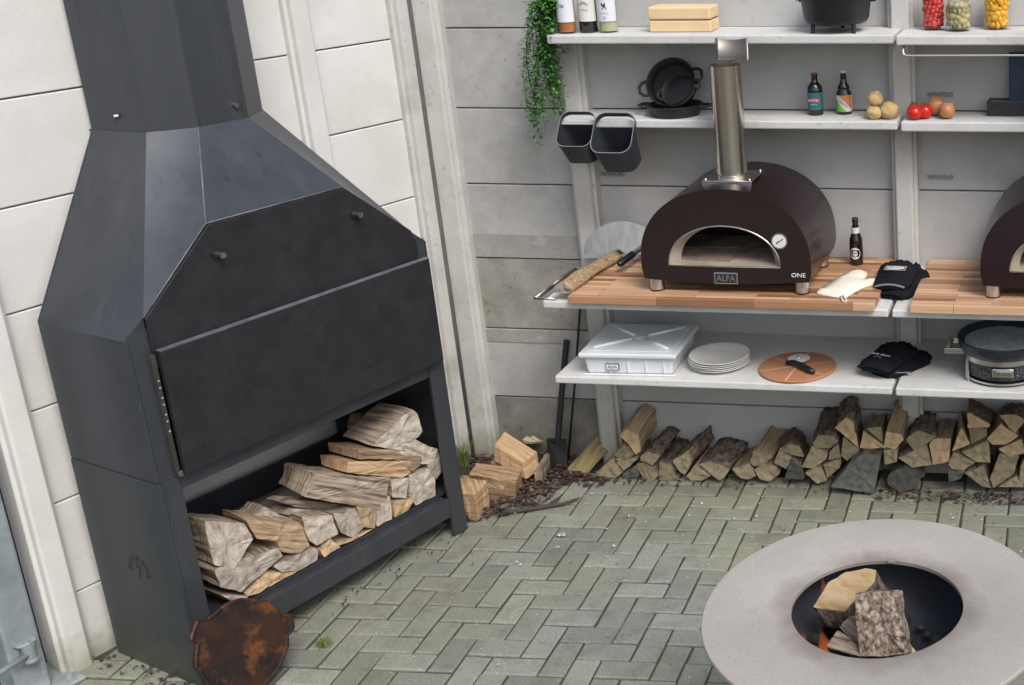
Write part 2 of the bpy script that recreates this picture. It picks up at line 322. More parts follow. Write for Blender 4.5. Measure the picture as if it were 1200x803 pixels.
        l.new(inf.outputs['Random'], rv.inputs[0]); l.new(rv.outputs[0], h.inputs['Value']); l.new(cr.outputs[0], h.inputs['Color']); l.new(h.outputs[0], b.inputs['Base Color']); b.inputs['Roughness'].default_value = .9
        bp = n.new('ShaderNodeBump'); bp.inputs['Strength'].default_value = .5; bp.inputs['Distance'].default_value = .004; l.new(s2.outputs[0], bp.inputs['Height']); l.new(bp.outputs[0], b.inputs['Normal'])
        MATS[name] = mt
    for nm, a, bcol, dk in (('end_pile', (.275,.235,.15), (.36,.30,.19), (.13,.11,.075)), ('end_fresh', (.46,.33,.19), (.56,.42,.26), (.24,.15,.08)),
                            ('end_grey', (.38,.33,.27), (.54,.49,.43), (.14,.11,.08)), ('end_dark', (.085,.088,.078), (.13,.13,.115), (.035,.035,.03))):
        endgrain(nm, a, bcol, dk)
    wood('side_barkfire', (.24,.18,.135), (.50,.44,.39), (.045,.03,.02), (75,60,1), .95, 1.0)
    wood('side_cream', (.60,.44,.25), (.68,.52,.32), (.46,.30,.14), (45,9,1), .9, .5)
wood_mats()
mtf, n_, l_, b_ = nodes_of('flame'); n_.remove(b_)          # a flame is glowing gas: a volume emitter
em = n_.new('ShaderNodeEmission'); em.inputs[0].default_value = (1,.20,.025,1); em.inputs[1].default_value = 9
l_.new(em.outputs[0], n_['Material Output'].inputs['Volume']); MATS['flame'] = mtf

# ---------------------------------------------------------------- helpers
def link(name, me, parent=None, bevel=0, segs=2, smooth=False, loc=None):
    o = bpy.data.objects.new(name, me); COL.objects.link(o)
    if parent: o.parent = parent
    if loc is not None: o.location = loc
    if smooth:
        for p in me.polygons: p.use_smooth = True
    if bevel:
        b = o.modifiers.new('bevel', 'BEVEL'); b.width = bevel; b.segments = segs; b.limit_method = 'ANGLE'; b.angle_limit = R(35)
    return o
def tag(o, label, cat, group=None):
    o['label'] = label; o['category'] = cat
    if group: o['group'] = group
    return o
def thing(name, label, cat, loc=(0,0,0), rz=0, group=None):
    o = bpy.data.objects.new(name, None); COL.objects.link(o); o.location = loc; o.rotation_euler = (0,0,rz); o.empty_display_size = .05
    return tag(o, label, cat, group)
def copy_thing(root, loc, rz=None):
    c = root.copy(); COL.objects.link(c); c.location = loc
    if rz is not None: c.rotation_euler = (0,0,rz)
    for ch in [x for x in bpy.data.objects if x.parent == root]:
        k = ch.copy(); COL.objects.link(k); k.parent = c
        for g in [x for x in bpy.data.objects if x.parent == ch]:
            q = g.copy(); COL.objects.link(q); q.parent = k
    return c
class MB:
    def __init__(s): s.v = []; s.f = []; s.m = []; s.mats = []
    def mi(s, mname):
        if mname not in s.mats: s.mats.append(mname)
        return s.mats.index(mname)
    def add(s, vs, fs, mname):
        k = len(s.v); s.v += [tuple(v) for v in vs]; i = s.mi(mname)
        for f in fs: s.f.append(tuple(k+a for a in f)); s.m.append(i)
        return s
    def box(s, lo, hi, mname):
        x0,y0,z0 = lo; x1,y1,z1 = hi
        return s.add([(x0,y0,z0),(x1,y0,z0),(x1,y1,z0),(x0,y1,z0),(x0,y0,z1),(x1,y0,z1),(x1,y1,z1),(x0,y1,z1)],
              [(0,3,2,1),(4,5,6,7),(0,1,5,4),(1,2,6,5),(2,3,7,6),(3,0,4,7)], mname)
    def prism(s, pts, off, mname, cap=None, capend=None):
        n = len(pts); off = Vector(off); a = [Vector(p) for p in pts]; b = [p+off for p in a]
        k = len(s.v); s.v += [tuple(p) for p in a+b]
        i = s.mi(mname); ic = s.mi(cap or mname); ie = s.mi(capend or cap or mname)
        s.f.append(tuple(k+j for j in range(n))); s.m.append(ic)
        s.f.append(tuple(k+n+j for j in reversed(range(n)))); s.m.append(ie)
        for j in range(n): s.f.append((k+j, k+n+j, k+n+(j+1) % n, k+(j+1) % n)); s.m.append(i)
        return s
    def lathe(s, prof, mname, c=(0,0,0), segs=32, closed=False, a0=0, a1=2*math.pi, sq=None):
        full = abs(a1-a0-2*math.pi) < 1e-6; N = segs if full else segs+1; k = len(s.v); i = s.mi(mname)
        for r, z in prof:
            for j in range(N):
                a = a0+(a1-a0)*j/segs; ca, sa = math.cos(a), math.sin(a)
                s.v.append((c[0]+r*ca, c[1]+r*sa, c[2]+z))
        for p in range(len(prof)-1 + (1 if closed else 0)):
            q = (p+1) % len(prof)
            for j in range(segs):
                j2 = (j+1) % N
                s.f.append((k+p*N+j, k+p*N+j2, k+q*N+j2, k+q*N+j)); s.m.append(i)
        return s
    def disc(s, r, z, mname, c=(0,0,0), segs=32, flip=False):
        vs = [(c[0]+r*math.cos(2*math.pi*j/segs), c[1]+r*math.sin(2*math.pi*j/segs), c[2]+z) for j in range(segs)]
        return s.add(vs, [tuple(reversed(range(segs))) if flip else tuple(range(segs))], mname)
    def tube(s, path, rad, mname, segs=8, cap=True):
        path = [Vector(p) for p in path]; k = len(s.v); i = s.mi(mname); n = len(path)
        rad = rad if isinstance(rad, (list, tuple)) else [rad]*n
        t0 = (path[1]-path[0]).normalized(); a = t0.orthogonal().normalized()
        for q in range(n):
            t = (path[min(q+1,n-1)]-path[max(q-1,0)]).normalized()
            a = (a-t*a.dot(t)).normalized(); b = t.cross(a)
            for j in range(segs):
                g = 2*math.pi*j/segs; s.v.append(tuple(path[q]+rad[q]*(a*math.cos(g)+b*math.sin(g))))
        for q in range(n-1):
            for j in range(segs):
                s.f.append((k+q*segs+j, k+q*segs+(j+1) % segs, k+(q+1)*segs+(j+1) % segs, k+(q+1)*segs+j)); s.m.append(i)
        if cap:
            s.f.append(tuple(k+j for j in reversed(range(segs)))); s.m.append(i)
            s.f.append(tuple(k+(n-1)*segs+j for j in range(segs))); s.m.append(i)
        return s
    def ball(s, c, r, mname, seg=16, ring=10, sc=(1,1,1), amp=0, fr=3, seed=0):
        k = len(s.v); i = s.mi(mname)
        for a in range(ring+1):
            th = math.pi*a/ring
            for j in range(seg):
                ph = 2*math.pi*j/seg; d = Vector((math.sin(th)*math.cos(ph), math.sin(th)*math.sin(ph), math.cos(th)))
                q = r*(1+amp*noise.noise(d*fr+Vector((seed,seed*.7,0))))
                s.v.append((c[0]+d.x*q*sc[0], c[1]+d.y*q*sc[1], c[2]+d.z*q*sc[2]))
        for a in range(ring):
            for j in range(seg):
                s.f.append((k+a*seg+j, k+(a+1)*seg+j, k+(a+1)*seg+(j+1) % seg, k+a*seg+(j+1) % seg)); s.m.append(i)
        return s
    def build(s, name, parent=None, bevel=0, segs=2, smooth=False, loc=None, autosmooth=None):
        me = bpy.data.meshes.new(name); me.from_pydata(s.v, [], s.f)
        for mn in s.mats: me.materials.append(MATS[mn])
        for p, i in zip(me.polygons, s.m): p.material_index = i
        bm = bmesh.new(); bm.from_mesh(me); bmesh.ops.recalc_face_normals(bm, faces=bm.faces); bm.to_mesh(me); bm.free()
        o = link(name, me, parent, bevel, segs, smooth, loc)
        if smooth and autosmooth is not None:
            try: me.set_sharp_from_angle(angle=R(autosmooth))
            except Exception: pass
        return o
def text(name, body, size, loc, rot, mname, parent, ext=.0008, align='CENTER', sx_=1.0, shear=0):
    cu = bpy.data.curves.new(name+'_c', 'FONT'); cu.body = body; cu.size = size; cu.extrude = ext; cu.align_x = align; cu.align_y = 'CENTER'; cu.shear = shear; cu.resolution_u = 3
    t = bpy.data.objects.new(name+'_t', cu); COL.objects.link(t)
    dg = bpy.context.evaluated_depsgraph_get(); me = bpy.data.meshes.new_from_object(t.evaluated_get(dg)); me.name = name
    bpy.data.objects.remove(t, do_unlink=True)
    me.materials.clear(); me.materials.append(MATS[mname])
    M4 = Matrix.Translation(loc) @ (rot.to_matrix().to_4x4() if hasattr(rot, 'to_matrix') else Matrix.Rotation(rot[2],4,'Z') @ Matrix.Rotation(rot[1],4,'Y') @ Matrix.Rotation(rot[0],4,'X')) @ Matrix.Diagonal((sx_,1,1,1))
    me.transform(M4)
    return link(name, me, parent)
def wrap_label(mb, r, z0, z1, a0, a1, mname, segs=14, c=(0,0,0)):
    return mb.lathe([(r, z0), (r, z1)], mname, c, segs, a0=a0, a1=a1)
FRONT = -math.pi/2       # angle that faces the camera side (-Y)
# ---------------------------------------------------------------- ground and paving
WA = R(19.3); DV = Vector((math.sin(WA), math.cos(WA), 0)); NV = Vector((math.cos(WA), -math.sin(WA), 0))
LW_OFF = -4.72; BW_Y = 5.40
g = MB(); g.add([(-300,-300,-.06),(300,-300,-.06),(300,300,-.06),(-300,300,-.06)], [(0,1,2,3)], 'ground')
go = g.build('ground'); go['kind'] = 'structure'
g = MB(); g.box((-4.6,-3.0,-.055),(3.2,5.6,-.011), 'paving_sand')
pav = g.build('paving'); pav['kind'] = 'structure'
U = .1053; BA = R(2.44); E1 = Vector((math.cos(BA), math.sin(BA), 0)); E2 = Vector((-math.sin(BA), math.cos(BA), 0)); A0 = Vector((-2.230, 4.085, 0))
def brick_mesh(name, seed, L=.2050, W=.0997, H=.05):
    rnd = random.Random(seed); x, y, c = L/2-.001, W/2-.001, .006
    def j(): return rnd.uniform(-.0019, .0019)
    b = [(sx_*x+j(), sy_*y+j()) for sx_, sy_ in ((-1,-1),(1,-1),(1,1),(-1,1))]
    vs = [(p[0],p[1],-H) for p in b]+[(p[0],p[1],-c) for p in b]+[(p[0]-math.copysign(c,p[0])*1.1,p[1]-math.copysign(c,p[1])*1.1,0) for p in b]
    fs = [(8,9,10,11)]
    for k in range(4): fs += [(k,(k+1)%4,4+(k+1)%4,4+k), (4+k,4+(k+1)%4,8+(k+1)%4,8+k)]
    me = bpy.data.meshes.new(name); me.from_pydata(vs, [], fs); me.materials.append(MATS['brick']); return me
BRM = [brick_mesh('brick', s) for s in range(6)]
def to_cam(P):
    q = P-CAM_POS; z = q.dot(fw)
    return (1104.3+1460.16*q.dot(rt2)/z, 294.8-1460.16*q.dot(up2)/z, z) if z > .1 else (-1e4,-1e4,1)
allb = []
for a in range(-60, 70):
    for k in range(-60, 70):
        for vert in (0, 1):
            ox, oy = k+4*a, -k
            if vert: cu, cv = ox+2.5, oy+1
            else: cu, cv = ox+1, oy+.5
            P = A0+E1*(cu*U)+E2*(cv*U)
            if P.x < -4.4 or P.x > 2.6 or P.y < -.8 or P.y > 5.34: continue
            if P.dot(NV) < LW_OFF+.05: continue
            allb.append((P, vert))
rb = random.Random(3)
view = []; rest = []
for P, vert in allb:
    x, y, z = to_cam(P)
    hidden = ((P-Vector((-.595,3.02,0))).length < .35 and False)
    if -40 < x < 1240 and 520 < y < 840 and not (x > 860 and y > 640): view.append((z, P, vert))
    else: rest.append((P, vert))
view.sort(key=lambda t: t[0])
for z, P, vert in view[300:]: rest.append((P, vert))
for z, P, vert in view[:300]:
    o = bpy.data.objects.new('brick', BRM[rb.randrange(6)]); COL.objects.link(o); o.parent = pav
    o.location = (P.x, P.y, rb.uniform(-.0035,.0015)); o.rotation_euler = (rb.gauss(0,.005), rb.gauss(0,.005), BA+(math.pi/2 if vert else 0)+rb.gauss(0,.008)+(math.pi if rb.random()<.5 else 0))
vs = []; fs = []; tones = []
for P, vert in rest:
    me = BRM[rb.randrange(6)]; M4 = Matrix.Translation((P.x,P.y,rb.uniform(-.0022,.0015))) @ Matrix.Rotation(BA+(math.pi/2 if vert else 0)+rb.gauss(0,.006),4,'Z'); k = len(vs); tn = rb.random()
    vs += [tuple(M4 @ v.co) for v in me.vertices]; tones += [tn]*len(me.vertices)
    fs += [tuple(k+i for i in p.vertices) for p in me.polygons]
me = bpy.data.meshes.new('more_bricks'); me.from_pydata(vs, [], fs); me.materials.append(MATS['brick'])
at = me.attributes.new('tone', 'FLOAT', 'POINT'); at.data.foreach_set('value', tones)
mo = link('more_bricks', me, pav); mo['kind'] = 'stuff'

# ---------------------------------------------------------------- walls
def panel(parent, x0, x1, z0, z1, mname, y=0.0, th=.05):
    r = random.Random(int(x0*1000)+int(z0*77)); dy = r.uniform(-.0025,.0025)
    return MB().box((x0,y+dy,z0+.003),(x1,y+dy+th,z1-.003), mname).build('panel', parent, .004, 2)
def post(parent, x0, x1, y0, y1, z1, mname='conc_post'):
    wd = x1-x0; e = .014
    pts = [(x0,y1,0),(x0,y0+.030,0),(x0+.013,y0+.026,0),(x0+.017,y0+.006,0),(x0+.024,y0,0),(x1-.024,y0,0),(x1-.017,y0+.006,0),(x1-.013,y0+.026,0),(x1,y0+.030,0),(x1,y1,0)]
    return MB().prism([(p[0],p[1],-.3) for p in pts], (0,0,z1+.3), mname).build('post', parent, .003, 2)
bw = thing('concrete_wall', 'grey concrete slab wall that carries the kitchen shelves', 'wall', (0, BW_Y, 0))
ZB = [-.28,-.05,.31,.672,1.035,1.40,1.762,2.13,2.49]
XP = [-3.03,-2.36,-.857,.65,2.15]
def zmat(z, i):
    if i == 0: return 'conc_low' if z < .3 else 'conc_grey' if z < .6 else 'conc_tan' if z < 1.0 else 'conc_grey'
    return 'conc_kitchen'
wall_panels = {}
for i in range(4):
    for j in range(8):
        wall_panels[i,j] = panel(bw, XP[i]+.03, XP[i+1]-.03, ZB[j], ZB[j+1], zmat(ZB[j], i))
for i, x in enumerate(XP):
    hw = .065 if i == 0 else .057
    post(bw, x-hw, x+hw, -.07 if i == 0 else -.08, .06, 2.62)
MB().box((-3.1,.03,-.25),(2.2,.045,2.48), 'joint').build('backing', bw)
# two-tone band on one slab: the lower strip is rougher and browner
MB().box((-2.99,-.0042,1.04),(-2.39,.004,1.155), 'conc_band').build('rough_band', wall_panels[0,4])
MB().box((-2.99,-.0042,.604),(-2.39,.004,.668), 'conc_band').build('rough_band', wall_panels[0,2])
LTP = [(-2.235,1.463),(-.696,1.841),(-.702,1.467)]
for (i, j, x, z) in ((1,5,LTP[0][0],LTP[0][1]),(2,6,LTP[1][0],LTP[1][1]),(2,5,LTP[2][0],LTP[2][1])):
    text('lettering', 'wwoo', .046, (x, -.0045, z), (R(90),0,0), 'emboss', wall_panels[i,j], .002, sx_=1.0)
lw = thing('concrete_wall', 'pale concrete slab wall behind the black steel fireplace', 'wall', tuple(NV*LW_OFF), math.atan2(DV.y, DV.x))
SP = [2.11, 3.463, 3.972]
for i in range(2):
    for j in range(-1, 7):
        z0 = .275+.3645*(j-1) if j > 0 else -.09 if j == 0 else -.3
        z1 = .275+.3645*j
        if j == 0: z0, z1 = -.3, .275
        if j == -1: continue
        panel(lw, SP[i]+.03, SP[i+1]-.03, z0, z1, 'conc_white')
for i, s in enumerate(SP):
    post(lw, s-(.057 if i < 2 else .046), s+(.057 if i < 2 else .046), -.055, .06, 2.6, 'conc_white' if i < 2 else 'conc_post')
MB().box((2.1,.03,-.25),(4.06,.045,2.46), 'joint').build('backing', lw)

# galvanised gate post with its hinge, base plate and the black board behind it
gp = thing('gate_post', 'galvanised square steel gate post with hinge clamp', 'post', (-3.80,3.39,0), math.atan2(DV.y, DV.x))
MB().box((-.055,-.055,.012),(.055,.055,1.15), 'galv').build('tube', gp, .01, 3)
MB().box((-.11,-.11,0.0),(.14,.11,.012), 'galv').build('base_plate', gp, .003)
for bx_, by_ in ((.105,-.075),(.105,.075),(-.085,-.075)):
    b = MB(); b.lathe([(0,.03),(.008,.03),(.008,.012),(.014,.0125)], 'galv', (bx_,by_,0), 10); b.lathe([(0,.022),(.012,.022),(.012,.0125)], 'galv', (bx_,by_,0), 6); b.build('bolt', gp)
b = MB(); b.prism([(-.036,-.056,.225),(.036,-.056,.225),(.03,-.085,.225),(0,-.097,.225),(-.03,-.085,.225)], (0,0,.008), 'galv'); hg = b.build('hinge_bracket', gp, .002)
b = MB(); b.lathe([(0,.225),(.022,.225),(.022,.17),(.025,.168),(.025,.16),(0,.16)], 'galv', (0,-.082,0), 20); b.lathe([(0,.238),(.011,.238),(.013,.233)], 'galv', (0,-.082,0), 16); b.build('hinge_barrel', hg, smooth=True, autosmooth=40)
MB().tube([(-.01,-.09,.19),(-.15,-.11,.185),(-.34,-.13,.18)], .011, 'galv').build('hinge_rod', hg, smooth=True)
bb = MB().box((-.02,0,.0),(.10,.02,1.3), 'black_board').build('board', None, .002); bb.location = (-3.855,3.49,.0); bb.rotation_euler = (0,0,math.atan2(DV.y, DV.x))
tag(bb, 'narrow black board upright between gate post and concrete post', 'board')

# ---------------------------------------------------------------- black steel outdoor fireplace
SO = Vector((-3.181, 3.482, 0)); SRZ = math.atan2(DV.y, DV.x)
st = thing('outdoor_fireplace', 'large black steel outdoor fireplace with tapered hood and log store', 'fireplace', tuple(SO), SRZ)
def L(u, v, z): return (u, -v, z)
Wd, Dp, zs, zt = 1.245, -.50, .815, 1.352
# upper body: left, right and back walls
b = MB(); b.box(L(.0,0,.815), L(.012,Dp,zt), 'steel'); 
def lbox(mb, u0,u1,v0,v1,z0,z1, mname): return mb.box((u0,-v1,z0),(u1,-v0,z1), mname)
b = MB(); lbox(b, 0,.01,Dp,0,.815,zt-.015,'steel'); b.build('side_panel', st, .002)
b = MB(); lbox(b, Wd-.01,Wd,Dp,0,.815,zt-.015,'steel'); b.build('side_panel', st, .002)
b = MB(); lbox(b, .01,Wd-.01,Dp,Dp+.008,.80,zt,'steel'); b.build('back_panel', st)
b = MB(); lbox(b, .01,Wd-.01,Dp+.008,-.004,.80,.812,'steel'); b.build('hearth_floor', st)
# front frame strips beside the door
b = MB(); lbox(b, .010,.075,-.006,0,.815,1.36,'steel'); b.build('front_strip', st)
b = MB(); lbox(b, Wd-.06,Wd-.010,-.006,0,.815,1.36,'steel'); b.build('front_strip', st)
for sgn, ua, ub in ((1,.0,.072),(-1,Wd,1.178)):
    b = MB(); b.prism([L(ua,-.001,1.28),L(ub,-.001,1.28),L(ub,-.001,1.402),L(ua,-.001,1.344)], L(0,-.004,0), 'steel'); b.build('front_gusset', st)
# hood: facets
ZC = 1.947; c0 = .622
CH = [(-.280,-.548),(-.228,-.315),(-.098,-.222),(.098,-.222),(.225,-.315),(.28,-.548)]
chp = [(c0+a, v) for a, v in CH]
SLF, SLB = (.0,.0,zt-.015), (.0,Dp,zt-.015)
PL = [(.072,.0,1.40),(.344,.0,1.658),(.900,.0,1.658),(1.178,.0,1.405)]
SRF, SRB = (Wd,.0,zt-.015), (Wd,Dp,zt-.015)
def facet(name, pts, mname='steel'):
    mb = MB(); P = [Vector(L(*p)) for p in pts]; nn = (P[1]-P[0]).cross(P[2]-P[0]).normalized()
    cc = Vector(L(c0,-.3,1.3)); 
    if nn.dot(P[0]-cc) < 0: nn = -nn
    mb.prism(P, -nn*.006, mname); return mb.build(name, st)
top = lambda k: (chp[k][0], chp[k][1], ZC)
def facet_s(pts):
    o = facet('hood_face', pts)
    return o
for A_ in ((SLB, SLF, PL[0], top(1), top(0)), (SRB, SRF, PL[3], top(4), top(5))):
    mb = MB(); mb.add([L(*p) for p in A_], [(0,1,2),(0,2,3),(0,3,4)], 'steel'); mb.build('hood_side', st, smooth=True)
def warped(name, pts, mname='steel'):
    """a slightly warped sheet: bilinear patch, smooth"""
    A_, B_, C_, D_ = [Vector(L(*p)) for p in pts]; N = 8; mb = MB(); vs = []
    for i in range(N+1):
        for j in range(N+1): vs.append(A_.lerp(B_, i/N).lerp(D_.lerp(C_, i/N), j/N))
    mb.add(vs, [(i*(N+1)+j,(i+1)*(N+1)+j,(i+1)*(N+1)+j+1,i*(N+1)+j+1) for i in range(N) for j in range(N)], mname)
    return mb.build(name, st, smooth=True)
warped('hood_face', [PL[0], PL[1], top(2), top(1)]); warped('hood_face', [PL[3], PL[2], top(3), top(4)])
facet('hood_face', [PL[1], PL[2], top(3), top(2)])
facet('hood_face', [SLB, top(0), top(5), SRB])
# folded seams
for a, c_ in ((PL[1], top(2)), (PL[0], PL[1]), (PL[1], PL[2]), (PL[2], PL[3])):
    MB().tube([L(*a), L(*c_)], .003, 'worn_edge', 6).build('seam', st, smooth=True)
# the chamfered front plate, a touch proud
fp = [(.072,.0,1.22),(.072,.0,1.398),(.346,.0,1.655),(.898,.0,1.655),(1.172,.0,1.408),(1.172,.0,1.385),(1.19,.0,1.36),(1.19,.0,1.22)]
b = MB(); b.prism([L(p[0],.012,p[2]) for p in fp], L(0,-.009,0), 'steel_front'); plate = b.build('front_plate', st, .002)
for u in (.353,.921):
    b = MB(); b.tube([L(u,.012,1.545),L(u,.05,1.545)], .011, 'steel_bare', 14); b.tube([L(u,.012,1.545),L(u,.018,1.545)], .018, 'steel_front', 14); b.build('stud', plate, smooth=True, autosmooth=40)
# sliding door
b = MB(); lbox(b, .078,1.215,.02,.042,.828,1.282,'steel_front'); door = b.build('door', st, .003)
b = MB(); lbox(b, .078,1.215,.018,.0435,1.2835,1.287,'worn_edge'); b.build('top_lip', door)
b = MB(); lbox(b, .06,.076,.004,.03,.822,.842,'steel_bare'); b.build('door_stop', door, .002)
b = MB(); lbox(b, .060,.074,.001,.016,.84,1.27,'joint'); b.build('door_track', st)
for k in range(7):
    b = MB(); b.ball(L(.069,.015,.99+k*.031+.006*(k % 2)), .0045, 'galv', 8, 6, (1,.6,1)); b.build('chain_link', st, smooth=True)
# chimney
b = MB(); b.prism([L(u, v, ZC-.004) for u, v in chp], (0,0,1.35), 'steel'); chim = b.build('chimney', st, .002)
b = MB(); cl = [(c0+(u-c0)*1.012, -.3+(v+.3)*1.012) for u, v in chp]; b.prism([L(u, v if v > -.5 else -.556, ZC-.006) for u, v in cl], (0,0,.008), 'steel'); b.build('collar', st)
for u, v in ((.392,-.36),(.75,-.236)):
    if u < .5: p0, p1 = L(.37,-.42,2.0), L(.358,-.425,2.0)
    else: p0, p1 = L(.675,-.222,2.0), L(.675,-.208,2.0)
    MB().tube([p0,p1], .009, 'steel_bare', 12).build('screw', chim, smooth=True, autosmooth=40)
# log store below
b = MB(); lbox(b, -.003,.012,Dp,0,.0,.813,'steel_algae'); sp_ = b.build('side_panel', st, .002)
b = MB(); lbox(b, Wd-.012,Wd,Dp,-.001,.0,.813,'steel'); b.build('side_panel', st, .002)
b = MB(); lbox(b, .013,.078,-.012,-.0005,.0,.813,'steel'); b.build('leg', st, .002)
b = MB(); lbox(b, Wd-.078,Wd-.001,-.012,.003,.0,.813,'steel'); b.build('leg', st, .002)
b = MB(); lbox(b, .079,Wd-.079,-.035,-.001,.763,.812,'steel'); b.build('lintel', st, .002)
b = MB(); lbox(b, .079,Wd-.079,-.05,.001,.098,.186,'steel'); b.build('front_rail', st, .002)
b = MB(); lbox(b, .013,Wd-.013,Dp+.01,-.051,.186,.199,'steel'); b.build('log_tray', st)
b = MB(); lbox(b, .013,Wd-.013,Dp,Dp+.01,.34,.455,'steel'); b.build('back_rail', st)
b = MB(); lbox(b, 1.05,Wd-.013,Dp,Dp+.009,.199,.34,'steel'); lbox(b, 1.05,Wd-.013,Dp,Dp+.009,.455,.80,'steel'); b.build('back_panel', st)
b = MB(); lbox(b, .013,.16,Dp,Dp+.009,.199,.34,'steel'); lbox(b, .013,.16,Dp,Dp+.009,.455,.80,'steel'); b.build('back_panel', st)
# cut-out flower-like maker's mark punched in the side
b = MB()
for k in range(7):
    a = R(200-k*34); x, z = .052*math.cos(a), .045*math.sin(a)
    b.box((-.0045, .23+x-.009, .435+z-.016), (-.0028, .23+x+.009, .435+z+.004), 'joint')
for (x, z) in ((-.01,-.0),(.006,.01),(.0,-.03)): b.box((-.0045,.23+x-.004,.435+z-.012),(-.0028,.23+x+.004,.435+z+.012), 'joint')
b.build('cut_out', sp_)

